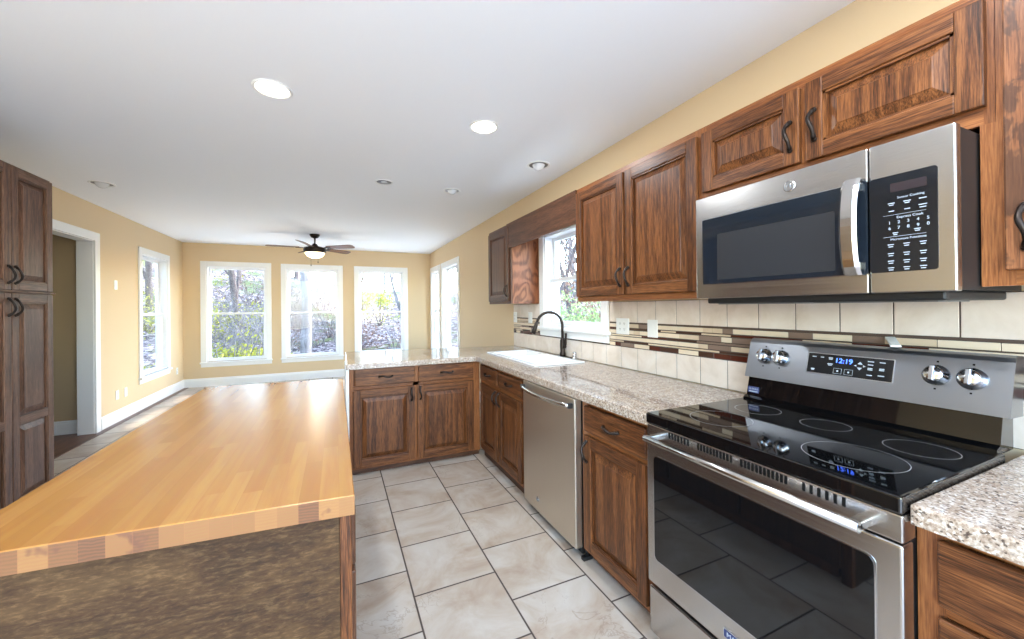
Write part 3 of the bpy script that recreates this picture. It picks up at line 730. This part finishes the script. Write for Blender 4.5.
# everything on the slanted face sits in a local frame: slope from (.605,1.034) to (.650,1.19)
SL = math.atan2(.045, .156)
cf = bpy.data.objects.new('console_face', None)
def on_face(o, x, s):          # x along, s = height up the slope from its foot
    o.parent = cs; o.location = (x, .605+s*math.sin(SL)-.0005*math.cos(SL), 1.034+s*math.cos(SL)); o.rotation_euler = (-SL, 0, 0); return o
MB().prism(rrect(-.136, .136, -.042, .042, .003), 'y', -.0012, .003).build('display_bezel', chrome)
dbz = bpy.data.objects['display_bezel']; on_face(dbz, .383, .098)
MB().prism(rrect(-.133, .133, -.039, .039, .002), 'y', -.0022, .003).build('display_panel', blackglass)
dp = bpy.data.objects['display_panel']; on_face(dp, .383, .098)
text_obj('12:19', .026, dp, -.012, -.0026, .017, clock_m, 'clock_digits')
b = MB()
def lab(x, z, w_, h_=.004): b.box(x-w_/2, x+w_/2, -.0026, -.002, z-h_/2, z+h_/2)
for x, z, w_ in ((-.112, .026, .014), (-.084, .026, .012), (-.055, .026, .014), (-.055, .021, .012), (-.055, .002, .018), (-.055, -.003, .012), (-.112, -.024, .014), (-.112, -.028, .01), (.070, .026, .018), (.070, .014, .016), (.070, .001, .014), (.070, -.004, .014), (.070, -.024, .016), (.103, .026, .016), (.103, .003, .014), (.103, -.002, .014), (.103, -.022, .018)): lab(x, z, w_, .0035)
for cx in (-.028, .007):
    for s0, s1, z0_, z1_ in ((-.013, .013, -.0135, -.0125), (-.013, .013, -.0335, -.0325), (-.0135, -.0125, -.0335, -.0125), (.0125, .0135, -.0335, -.0125)): b.box(cx+s0, cx+s1, -.0026, -.002, z0_, z1_)
    b.box(cx-.003, cx+.003, -.0026, -.002, -.026, -.020)
for sgn in (1, -1): b.prism([(.031, .006+sgn*.006), (.047, .006+sgn*.006), (.039, .006+sgn*.016)], 'y', -.0026, -.002)
for sgn in (1, -1): b.prism([(.039+sgn*.010, .002), (.039+sgn*.010, .010), (.039+sgn*.018, .006)], 'y', -.0026, -.002)
b.build('key_print', print_w, dp)
for x in (.072, .142, .622, .700):
    k = MB(); k.lathe([(.033, 0), (.033, -.006), (.027, -.010), (.025, -.026), (.021, -.030), (.0, -.031)], (0, 0, 0), 'y', 28)
    kn = k.build('knob', chrome); on_face(kn, x, .102)
    MB().box(-.0065, .0065, -.040, -.028, -.024, .026, 0, .003).build('knob_grip', chrome, kn)
    q = MB(); q.box(-.0025, .0025, -.0008, .0005, .042, .047); q.box(-.0025, .0025, -.0008, .0005, -.047, -.042); on_face(q.build('knob_mark', slot), x, .102)
st = MB().box(.018, .066, .5965, .6005, .965, .992, 0).build('sticker', sticker_blue, t, rot=None)
text_obj('10-YEAR', .012, t, .042, .596, .9815, print_w); MB().box(.022, .062, .5960, .5970, .9685, .9725).build('sticker_line', print_w, t)
t = thing('plastic_tag', (1.838, .715, 1.2125), -1.05, 'small white plastic strip lying on top of the range console', 'plastic strip')
MB().box(-.014, .014, -.05, .05, .0, .006, 0, .002).build('strip', plastic, t, rot=(math.radians(13), 0, 0), loc=(0, 0, .0125)); MB().box(-.014, .014, -.054, -.046, .0, .006, 0, .001).build('clip', plastic, t)

# ---------------------------------------------------------------- microwave
t = thing('microwave', (1.43, 1.205, 1.395), -PI/2, 'stainless over-the-range microwave mounted under the short wall cabinet', 'microwave')
w, h = .775, .428
MB().box(.004, w-.004, .028, .445, .004, h-.004).build('case', rub, t)
d = MB().box(0, .597, 0, .03, 0, h, 0, .004).build('door', steel, t)
MB().prism(rrect(.032, .597, .056, .334, .003), 'y', -.0015, .004).build('door_glass_trim', chrome, d)
MB().prism(rrect(.035, .597, .059, .331, .003), 'y', -.003, .004).build('door_glass', micro_glass, d)
MB().prism(rrect(.105, .515, .075, .262, .004), 'y', -.0036, -.002).build('viewing_screen', micro_mesh, d)
pts = [(.565, -.012-.030*math.sin(PI*min(1, max(0, s/12)))**.5, .056+.288*s/12) for s in range(13)]
b = MB(); b.add([(x+dx2, y+dy2, z) for (x, y, z) in pts for dx2, dy2 in ((-.022, .0), (-.014, -.008), (.014, -.008), (.022, .0), (.014, .006), (-.014, .006))],
      [[i*6+j, i*6+(j+1) % 6, (i+1)*6+(j+1) % 6, (i+1)*6+j] for i in range(12) for j in range(6)]+[[0, 1, 2, 3, 4, 5], [77, 76, 75, 74, 73, 72]], 0)
b.build('handle', steel_plain, d)
MB().box(.560, .585, -.02, 0, .07, .095, 0, .003).build('handle_mount', steel_plain, d); MB().box(.560, .585, -.02, 0, .305, .33, 0, .003).build('handle_mount', steel_plain, d)
bd = MB().lathe([(.0, -.003), (.017, -.003), (.0195, -.001), (.0195, .001)], (.382, 0, .379), 'y', 28, 0, False).build('badge', steel_plain, d)
b = MB()
for k in range(24):
    q0, q1 = 2*PI*k/24, 2*PI*(k+1)/24
    b.tube([(.382+.0145*math.cos(q0), -.0034, .379+.0145*math.sin(q0)), (.382+.0145*math.cos(q1), -.0034, .379+.0145*math.sin(q1))], .0007, 5)
b.tube([(.377, -.0036, .385), (.373, -.0036, .379), (.377, -.0036, .374), (.381, -.0036, .379), (.376, -.0036, .380)], .0009, 5); b.tube([(.389, -.0036, .384), (.384, -.0036, .382), (.388, -.0036, .379), (.383, -.0036, .376), (.389, -.0036, .374)], .0009, 5)
b.build('monogram', steel_dark, bd)
cp = MB().box(.600, w, 0, .03, 0, h, 0, .004).build('control_panel', steel, t)
kp = MB().prism(rrect(.601, .742, .059, .331, .008), 'y', -.002, .004).build('keypad', panel_glass, cp)
MB().prism(rrect(.648, .722, .283, .307, .002), 'y', -.0026, -.001).build('display', mat('display_off', srgb(44, 36, 40), .2), kp)
b = MB()
def row(zc, xs, w_, h_=.0022):
    w_ *= .82
    for x in xs: b.box(x-w_/2, x+w_/2, -.0026, -.0018, zc-h_/2, zc+h_/2)
row(.252, (.650, .683, .714), .018); row(.247, (.650, .683), .012); row(.230, (.650, .683), .014); row(.235, (.714,), .020); row(.228, (.714,), .016)
row(.168, (.658,), .014); row(.163, (.658,), .010); row(.172, (.703,), .016); row(.167, (.703,), .012)
for zc in (.136, .111, .090, .071):
    row(zc, (.648, .681, .714), .016); row(zc-.006, (.648, .681, .714), .012)
b.box(.632, .72, -.0024, -.0018, .2185, .2192); b.box(.632, .72, -.0024, -.0018, .1575, .1582)
b.build('key_print', print_w, kp)
text_obj('Sensor Cooking', .0085, kp, .690, -.0026, .265, print_w); text_obj('Express Cook', .0095, kp, .688, -.0026, .2105, print_w); text_obj('Microwave Functions', .0085, kp, .684, -.0026, .150, print_w)
for r_, s in enumerate(('12345', '67890')):
    for i, ch in enumerate(s): text_obj(ch, .0115, kp, .646+.0195*i, -.0026, .197-.0155*r_, print_w, 'digit')
b = MB(); b.box(.03, w-.03, .03, .44, -.022, .004, 0, .006); b.box(.06, .36, .06, .26, -.026, -.02, 1); b.box(.42, .72, .06, .26, -.026, -.02, 1)
b.build('vent_hood_base', [rub, can_in], t)

# ---------------------------------------------------------------- pantry
t = thing('pantry_cabinet', (-1.877, 2.30, 0), PI/2, 'tall dark oak pantry cabinet with four doors standing against the left wall', 'cabinet')
w, hp, zs = 1.565, 2.30, 1.497      # local x = Y - 2.30
MB().box(0, w, .02, .598, .09, hp).build('carcass', pz, t); MB().box(0, w, .07, .09, 0, .09).build('toe_kick', px, t)
frame(t, w, .09, hp, [(0, .03), (w-.03, w)], [(.09, .12), (zs-.02, zs+.01), (hp-.03, hp)], [pz, px], [(.375, .395, .1, hp-.02), (1.175, 1.195, .1, hp-.02), (.775, .795, .1, hp-.02)])
PD = [pz, px]
for k in range(4):
    x0 = .008+.388*k; wd = .382
    hx = .026 if k % 2 else wd-.026
    door(t, x0, zs+.008, wd, hp-zs-.022, PD, hx, .095); door(t, x0, .11, wd, zs-.11-.012, PD, hx, zs-.11-.10, midrail=.56)
MB().box(-.004, w+.006, -.024, .02, zs-.006, zs+.004, 0, .002).build('ledge', px, t)

# ---------------------------------------------------------------- island
NR, FR, FL, NL = (.035, 1.008), (.031, 2.727), (-.706, 2.814), (-.706, 1.064)
t = thing('kitchen_island', (0, 0, 0), 0, 'kitchen island with butcher block top and weathered wooden front panel', 'island')
b = MB(); zt, zb = .915, .868
q = [NR, FR, FL, NL]; n = 4
# bevelled slab: top ring inset
def inset(pts, d):
    c = Vector((sum(p[0] for p in pts)/4, sum(p[1] for p in pts)/4)); return [(p[0]+(d if p[0] < c.x else -d), p[1]+(d if p[1] < c.y else -d)) for p in pts]
qi = inset(q, .002)
vs = [(x, y, zb) for x, y in q]+[(x, y, zt-.002) for x, y in q]+[(x, y, zt) for x, y in qi]
b.add(vs, [[0, 1, 2, 3]], 1); b.add(vs, [[8, 9, 10, 11]], 0)
for j in range(4):
    k = (j+1) % 4; mi = 1 if j in (1, 3) else 0
    b.add(vs, [[j, k, 4+k, 4+j]], mi); b.add(vs, [[4+j, 4+k, 8+k, 8+j]], 0)
b.build('butcher_block_top', [butcher, butcher_end], t)
bx0, bx1, by0, by1 = -.69, .0, 1.03, 2.70
ysk = lambda x: 1.027-(x-.03)*.072      # the front follows the slightly skewed edge of the top
b = MB(); b.add([(x, ysk(x)+dy, z) for z in (.0, .866) for dy in (.0, .02) for x in (bx0, .001)], [(0, 2, 3, 1), (4, 5, 7, 6), (0, 1, 5, 4), (2, 6, 7, 3), (0, 4, 6, 2), (1, 3, 7, 5)])
b.build('front_panel', weathered, t)['label'] = 'grey-brown weathered board facing the camera'
MB().box(bx0+.002, bx1, ysk(bx0)+.022, by1, .0, .866).build('carcass', wf, t)
MB().box(.001, .029, 1.030, 1.075, .0, .866, 0, .003).build('corner_post', wz, t)
b = MB(); b.box(0, .019, 1.076, by1, .06, .866); b.build('face_frame', dz, t)
def side_thing(name, y0, y1, z0, z1): return MB().box(0, .020, 0, y1-y0, 0, z1-z0, 0, .005).build(name, dz, t, loc=(.0195, y0, z0))
for k in range(3):
    y0 = 1.045+.555*k
    if k == 0: y0 = 1.0765
    dd = side_thing('drawer', y0, 1.045+.555*(k+1)-.02, .705, .858); 
    dd = side_thing('door', y0, 1.045+.555*(k+1)-.02, .08, .690); 

# ---------------------------------------------------------------- ceiling fittings
def can(x, y, label, lit, eyeball=False, r=.098):
    t = thing('recessed_light', (x, y, HC), 0, label, 'ceiling light', 'recessed ceiling lights')
    MB().lathe([(r, 0), (r, -.004), (r*.93, -.009), (r*.84, -.006), (r*.80, .0)], (0, 0, 0), 'z', 40).build('trim_ring', white, t)
    if not eyeball and not lit:
        MB().lathe([(.0, -.002), (r*.805, -.0012)], (0, 0, 0), 'z', 40).build('reflector', can_in, t)
        MB().lathe([(.0, -.006), (r*.30, -.005), (r*.38, -.002)], (0, 0, 0), 'z', 24).build('lens', bulb_off, t)
    elif not eyeball:
        MB().lathe([(.0, -.003), (r*.6, -.003), (r*.805, -.0015)], (0, 0, 0), 'z', 40).build('lens', lens_on if lit else bulb_off, t)
    else:
        MB().lathe([(r*.82, -.002), (r*.70, -.0012), (.0, -.0012)], (0, 0, 0), 'z', 32).build('reflector', can_in, t)
        pr = [(r*.56*math.sin(a), .012-r*.60*math.cos(a)*1.0) for a in [PI*.5*i/8 for i in range(9)]]
        MB().lathe([(a_, min(z_, -.001)) for a_, z_ in pr], (0, 0, 0), 'z', 28).build('eyeball', bulb_off, t)
    if lit:
        L = bpy.data.lights.new('can_lamp', 'AREA'); L.shape = 'DISK'; L.size = r*1.5; L.energy = CAN_POWER; L.color = (.86, .93, 1); L.spread = PI
        lo = bpy.data.objects.new('lamp', L); COL.objects.link(lo); lo.parent = t; lo.location = (0, 0, -.012)
    return t
can(-.313, 2.445, 'lit recessed ceiling light above the butcher block island', True)
can(.905, 2.415, 'lit recessed ceiling light above the tiled aisle', True)
can(1.570, 2.884, 'unlit eyeball ceiling light above the sink, close to the right wall', False, True)
can(.418, 3.835, 'unlit flush ceiling light, left of the two unlit ones over the peninsula', False, r=.085)
can(1.087, 3.851, 'unlit eyeball ceiling light, right of the two unlit ones over the peninsula', False, True, r=.088)
can(-2.014, 4.877, 'unlit eyeball ceiling light near the pantry and cased opening', False, True, r=.095)

for x, y in ((-.313, .40), (.905, .40), (-.313, -.75), (.905, -.75)):  # extra cans added out of view to fill the kitchen with light
    can(x, y, 'added unseen fill light recessed in the ceiling behind the viewer', True)

t = thing('ceiling_fan', (-.319, 6.95, HC), 0, 'bronze five-blade ceiling fan with a lit glass bowl', 'ceiling fan')
MB().lathe([(.075, 0), (.072, -.02), (.05, -.05), (.022, -.062), (.0, -.063)], (0, 0, 0), 'z', 28).build('canopy', bronze, t)
MB().tube([(0, 0, -.05), (0, 0, -.17)], .0125, 12).build('downrod', bronze, t)
MB().lathe([(.0, -.145), (.03, -.15), (.05, -.185), (.10, -.20), (.158, -.215), (.168, -.25), (.160, -.285), (.145, -.295), (.0, -.296)], (0, 0, 0), 'z', 36).build('motor_housing', bronze, t)
MB().lathe([(.146, -.290), (.142, -.312), (.115, -.350), (.065, -.376), (.0, -.384)], (0, 0, 0), 'z', 32).build('glass_bowl', fan_glass, t)
for k in range(5):
    q = math.radians(39+72*k)
    b = MB(); b.box(.11, .24, -.018, .018, -.003, .003, 0, .002); b.box(.20, .27, -.04, .04, -.003, .002, 0, .002)
    R_ = Matrix.Rotation(q, 4, 'Z') @ Matrix.Rotation(math.radians(-15), 4, 'X')
    arm = b.build('blade_arm', bronze, t, loc=(0, 0, -.222)); arm.rotation_euler = R_.to_euler()
    b = MB(); pl = [(.22, -.052), (.60, -.068), (.655, -.060), (.675, -.04), (.68, 0), (.675, .04), (.655, .060), (.60, .068), (.22, .052)]
    b.prism(pl, 'z', .003, .010); bl = b.build('blade', blade_wood, t, loc=(0, 0, -.222)); bl.rotation_euler = R_.to_euler()
for x, L in ((-.05, .21), (.05, .16)):
    b = MB(); b.tube([(x, -.12, -.285), (x, -.122, -.285-L)], .0016, 6); b.lathe([(.0, 0), (.006, -.006), (.007, -.02), (.0, -.03)], (x, -.122, -.285-L), 'z', 12); b.build('pull_chain', bronze, t)
L = bpy.data.lights.new('fan_lamp', 'POINT'); L.energy = FAN_POWER; L.color = (1, .82, .6); L.shadow_soft_size = .07
lo = bpy.data.objects.new('lamp', L); COL.objects.link(lo); lo.parent = t; lo.location = (0, 0, -.43)

# ---------------------------------------------------------------- outdoors
def gz(x, y):
    s = lambda a: max(0, min(1, a))
    h = -.45
    k = s((y-11)/26); h += 6.2*k*k*(3-2*k)*(.55+.45*s((2-x)/12))
    k = s((-x-6)/20); h += 3.0*k*k
    k = s((x-9)/22); h += 1.6*k*k
    return h + .12*math.sin(x*.9+y*.4)*s((abs(y-4)+abs(x))/14)
def m_ground():
    m = mat('leaf_litter', srgb(150, 120, 100), .9, spec=.1); t = NT(m); v = t.coords((1, 1, 1), rnd=False)
    vo = t.n('ShaderNodeTexVoronoi'); vo.inputs['Scale'].default_value = 9; t.l(v, vo.inputs['Vector']); sp = t.n('ShaderNodeSeparateColor'); t.l(vo.outputs['Color'], sp.inputs[0])
    c = t.ramp(sp.outputs[0], [(0, srgb(52, 44, 46)), (.35, srgb(98, 86, 86)), (.65, srgb(144, 130, 128)), (1, srgb(192, 182, 176))])
    n = t.noise(v, .55, 4, .6); g = t.ramp(n, [(.52, (0, 0, 0, 1)), (.60, (.8, .8, .8, 1))]); c = t.mix(g, c, srgb(92, 104, 58))
    t.l(c, t.p.inputs['Base Color']); return m
b = MB(); NX, NY = 70, 70; X_ = [-32+64*i/NX for i in range(NX+1)]; Y_ = [-22+68*i/NY for i in range(NY+1)]
b.add([(x, y, gz(x, y)) for y in Y_ for x in X_], [[j*(NX+1)+i, j*(NX+1)+i+1, (j+1)*(NX+1)+i+1, (j+1)*(NX+1)+i] for j in range(NY) for i in range(NX)], 0, True)
struct(b.build('ground', m_ground()))
pale = mat('bounce_concrete', srgb(228, 226, 220), .9, spec=.1)  # bright surface for the added slabs that bounce daylight indoors
struct(MB().box(-12, 12, -13, Y0-.02, -.4, -.06).build('bounce_patio', pale))  # unseen slab added behind the open end, throws sunlight up to the ceiling
struct(MB().box(-6, 9, YB+.2, 11.5, -.6, -.25).build('bounce_patio_rear', pale)); struct(MB().box(XR+.2, 4.0, Y0, YB+.19, -.6, -.25).build('bounce_path_side', pale))  # unseen slabs added below the window views to lift daylight onto the ceiling
def m_bark(c0, c1):
    m = mat('bark', c0, .9, spec=.1); t = NT(m); n = t.noise(t.coords((1, 1, .25)), 14, 4, .7); t.l(t.ramp(n, [(.3, c0), (.7, c1)]), t.p.inputs['Base Color']); return m
bark = m_bark(srgb(92, 86, 86), srgb(150, 144, 144)); bark_d = m_bark(srgb(70, 62, 62), srgb(122, 112, 110))
def m_leaf(name, stops):
    m = mat(name, stops[0], .6, spec=.2); t = NT(m); n = t.noise(t.coords((1, 1, 1), rnd=False), 5, 3, .6)
    c = t.ramp(n, [(.3, stops[0]), (.5, stops[1]), (.7, stops[2])]); t.l(c, t.p.inputs['Base Color'])
    tl = t.n('ShaderNodeBsdfTranslucent'); t.l(c, tl.inputs[0]); mx = t.n('ShaderNodeMixShader'); mx.inputs[0].default_value = .4
    t.l(t.p.outputs[0], mx.inputs[1]); t.l(tl.outputs[0], mx.inputs[2]); t.l(mx.outputs[0], m.node_tree.nodes['Material Output'].inputs[0]); return m
yleaf = m_leaf('yellow_green_leaf', (srgb(112, 116, 44), srgb(168, 166, 66), srgb(200, 194, 112)))
gleaf = m_leaf('green_leaf', (srgb(84, 112, 66), srgb(124, 148, 98), srgb(172, 184, 142)))
rleaf = m_leaf('rust_leaf', (srgb(96, 68, 58), srgb(128, 102, 90), srgb(160, 142, 130)))
dleaf = m_leaf('dark_leaf', (srgb(40, 62, 36), srgb(66, 92, 52), srgb(100, 124, 72)))
def leaves(b, pts, spread, n, size, rg):
    for _ in range(n):
        c = rg.choice(pts); p = Vector(c)+Vector([rg.gauss(0, spread) for _ in range(3)])
        a = Vector([rg.gauss(0, 1) for _ in range(3)]).normalized(); u = a.orthogonal().normalized(); v = a.cross(u); s = size*(.6+.8*rg.random())
        b.add([p-u*s, p+v*s*.5, p+u*s, p-v*s*.5], [[0, 1, 2, 3]])
def tree_meshes(seed, hgt, rad, bark_m, leaf_m=None, nleaf=0, spread=.3, size=.05, depth=4):
    rg = random.Random(seed); b = MB(); tips = []
    def grow(p, d, L, r, k):
        pts = [p]; q = p; dd = d
        for i in range(3):
            dd = (dd+Vector((rg.gauss(0, .10), rg.gauss(0, .10), rg.gauss(0, .05)+.03))).normalized(); q = q+dd*L/3; pts.append(q)
        b.tube(pts, [r, r*.9, r*.78, r*.66], 6 if k > 1 else 4, cap=False)
        if k == 0: tips.append(q); return
        tips.append(q) if k <= 2 else None
        for i in range(rg.choice((2, 3, 3)) if k > 1 else 3):
            a = Vector((rg.gauss(0, 1), rg.gauss(0, 1), rg.gauss(0, .5))).normalized(); nd = (dd*.75+a*.65+Vector((0, 0, .15))).normalized()
            grow(pts[rg.choice((1, 2, 3))], nd, L*rg.uniform(.55, .8), r*.52, k-1)
        grow(q, (dd+Vector((rg.gauss(0, .2), rg.gauss(0, .2), .1))).normalized(), L*.75, r*.62, k-1)
    grow(Vector((0, 0, -.25)), Vector((rg.gauss(0, .06), rg.gauss(0, .06), 1)).normalized(), hgt*.42, rad, depth)
    lb = None
    if leaf_m:
        lb = MB(); leaves(lb, tips, spread, nleaf, size, rg)
    return b, lb
def tree(name, x, y, seed, hgt, rad, label, group, bark_m, leaf_m=None, nleaf=0, rz=0, **k):
    t = thing(name, (x, y, gz(x, y)), rz, label, 'tree', group); tb, lb = tree_meshes(seed, hgt, rad, bark_m, leaf_m, nleaf, **k)
    tb.build('trunk', bark_m, t)
    if lb: lb.build('foliage', leaf_m, t)
    return t
def brush(x, y, seed, hgt, label, group, n=26):
    t = thing('brush', (x, y, gz(x, y)), 0, label, 'brush', group); rg = random.Random(seed); b = MB()
    for i in range(n):
        p = Vector((rg.gauss(0, .35), rg.gauss(0, .35), -.1)); d = Vector((rg.gauss(0, .35), rg.gauss(0, .35), 1)); L = hgt*rg.uniform(.5, 1); q = p+d*L*.5; r = q+(d+Vector((rg.gauss(0, .5), rg.gauss(0, .5), -.1)))*L*.5
        b.tube([p, q, r], [.014, .010, .004], 4, cap=False)
        for _ in range(4):
            k = q.lerp(r, rg.random()*.8); b.tube([k, k+Vector((rg.gauss(0, .3), rg.gauss(0, .3), rg.uniform(.05, .4)))*hgt*.4], [.006, .003], 4, cap=False)
    b.build('stem', bark, t); return t
rgb_ = random.Random(8)
for i in range(16):
    y = 12.5+i*.75; k = rgb_.uniform(-.25, .16); brush(k*y, y, 300+i, rgb_.uniform(1.2, 2.6), 'pale leafless brush on the slope outside the back windows', 'leafless brush behind the house')
GB = 'bare trees behind the house'; LB = 'bare winter tree on the leafy slope behind the house'
bare = [tree('bare_tree', -.95, 14.2, 11, 8.5, .20, 'thick pale-barked tree just outside the middle back window', None, bark),
        tree('bare_tree', -3.75, 19.5, 12, 10, .15, LB, GB, bark_d), tree('bare_tree', 2.6, 16.5, 13, 9, .13, LB, GB, bark)]
rg = random.Random(3)
for i, (x, y) in enumerate([(-7.2, 21), (-1.6, 22), (1.2, 26), (5.6, 22), (-5.2, 27), (-10.5, 28), (7.5, 30), (3.6, 33), (-2.8, 33), (4.4, 13.2), (-8.5, 15)]):
    c = copy_tree(bare[1+i % 2]); c.location = (x, y, gz(x, y)); c.rotation_euler.z = rg.random()*6; s = rg.uniform(.75, 1.15); c.scale = (s, s, s)
GR = 'bare trees beside the house'; LRr = 'bare tree standing in the yard on the kitchen window side'
for i, (x, y) in enumerate([(7.6, 12.2), (9.2, 13.8), (10.5, 16.0), (12.5, 18.5), (8.6, 20), (16, 21)]):
    c = copy_tree(bare[1+i % 2]); c.location = (x, y, gz(x, y)); c.rotation_euler.z = rg.random()*6; tag(c, LRr, group=GR); s = rg.uniform(.7, 1.0); c.scale = (s, s, s)
for i, (x, y) in enumerate([(-7.5, 15), (-9.5, 20), (-6.0, 12.0)]):
    c = copy_tree(bare[1+i % 2]); c.location = (x, y, gz(x, y)); c.rotation_euler.z = rg.random()*6; tag(c, 'bare tree outside the left-wall window', group='bare trees outside the left wall')
def shrub(x, y, seed, rx, rz_, n, m, label, group, size=.05, base=0.0):
    t = thing('shrub', (x, y, gz(x, y)), 0, label, 'shrub', group); rg = random.Random(seed); b = MB(); pts = []
    for i in range(9):
        a = rg.random()*6.28; e = rg.uniform(.2, 1.0); q = Vector((rx*math.cos(a)*rg.uniform(.2, 1), rx*.8*math.sin(a)*rg.uniform(.2, 1), base+rz_*e)); pts.append(q)
        b.tube([(0, 0, -.1), q*.5+Vector((0, 0, .1)), q], [.02, .014, .006], 5, cap=False)
    b.build('stem', bark_d, t); lb = MB(); leaves(lb, pts, rx*.33, n, size, rg); lb.build('foliage', m, t); return t
GS = 'yellow-green shrubs on the slope'
for i, (x, y, rx, hz) in enumerate([(-4.6, 17.2, 1.0, 1.1), (-3.1, 17.6, .9, 1.0), (-6.2, 18, 1.1, 1.3), (-6.4, 22.5, 1.6, 3.4), (2.0, 20.5, .9, 1.6), (-1.9, 12.0, .7, .35), (-3.3, 12.4, .9, .4), (-2.5, 13.4, .6, .3)]):
    shrub(x, y, 20+i, rx, hz, 900, yleaf, 'yellow-green leafy shrub growing on the slope outside the back windows', GS, .055)
for i, (x, y, rx, hz) in enumerate([(.6, 15.0, 1.0, 1.1), (2.6, 14.2, .9, 1.0), (-.3, 17.5, 1.3, 1.5), (3.6, 18.5, 1.2, 1.4), (-3.9, 22.5, 1.2, 1.5), (1.3, 23.5, 1.4, 1.8), (-1.6, 16.2, .8, .9)]):
    shrub(x, y, 40+i, rx, hz, 700, rleaf, 'rusty brown brush on the slope outside the back windows', 'rusty brush on the slope', .045)
for i, (x, y, rx, hz) in enumerate([(4.6, 6.4, .9, 1.5), (5.6, 8.6, 1.1, 1.7), (6.8, 9.8, 1.2, 1.9), (5.0, 5.2, .8, 1.4)]):
    shrub(x, y, 60+i, rx, hz, 1500, gleaf, 'bright green leafy bush outside the kitchen window', 'green bushes by the kitchen window', .05)
for i, (x, y, rx, hz) in enumerate([(8.0, 11.8, 1.3, 2.6), (10.4, 14.6, 1.6, 3.2)]):
    shrub(x, y, 70+i, rx, hz, 1300, rleaf, 'rust-leaved sapling behind the green bushes by the kitchen window', 'rust saplings by the kitchen window', .06)
for i, (x, y, rx, hz) in enumerate([(-4.6, 9.4, .8, 1.6), (-5.4, 11.4, 1.0, 2.0), (-6.8, 13.4, 1.3, 2.4)]):
    shrub(x, y, 80+i, rx, hz, 900, yleaf, 'yellow-green bush outside the left-wall window', 'bushes outside the left wall', .05)
# unseen evergreen added so its crown keeps low sun off the kitchen window
t = thing('sun_blocker_evergreen', (6.6, 3.4, gz(6.6, 3.4)), 0, 'unseen dark evergreen added to block low sun from the kitchen window', 'tree'); rg = random.Random(91)
MB().tube([(0, 0, -.2), (0, 0, 3), (.1, 0, 6.4)], [.20, .14, .03], 8).build('trunk', bark_d, t)
lb = MB(); pts = []
for i in range(260):
    zz = rg.uniform(.6, 6.3); R_ = 2.3*(1-(zz/6.9))**.7; a = rg.random()*6.28; k = math.sqrt(rg.random()); pts.append((R_*k*math.cos(a), R_*k*math.sin(a), zz))
leaves(lb, pts, .18, 9000, .11, rg); lb.build('foliage', dleaf, t)
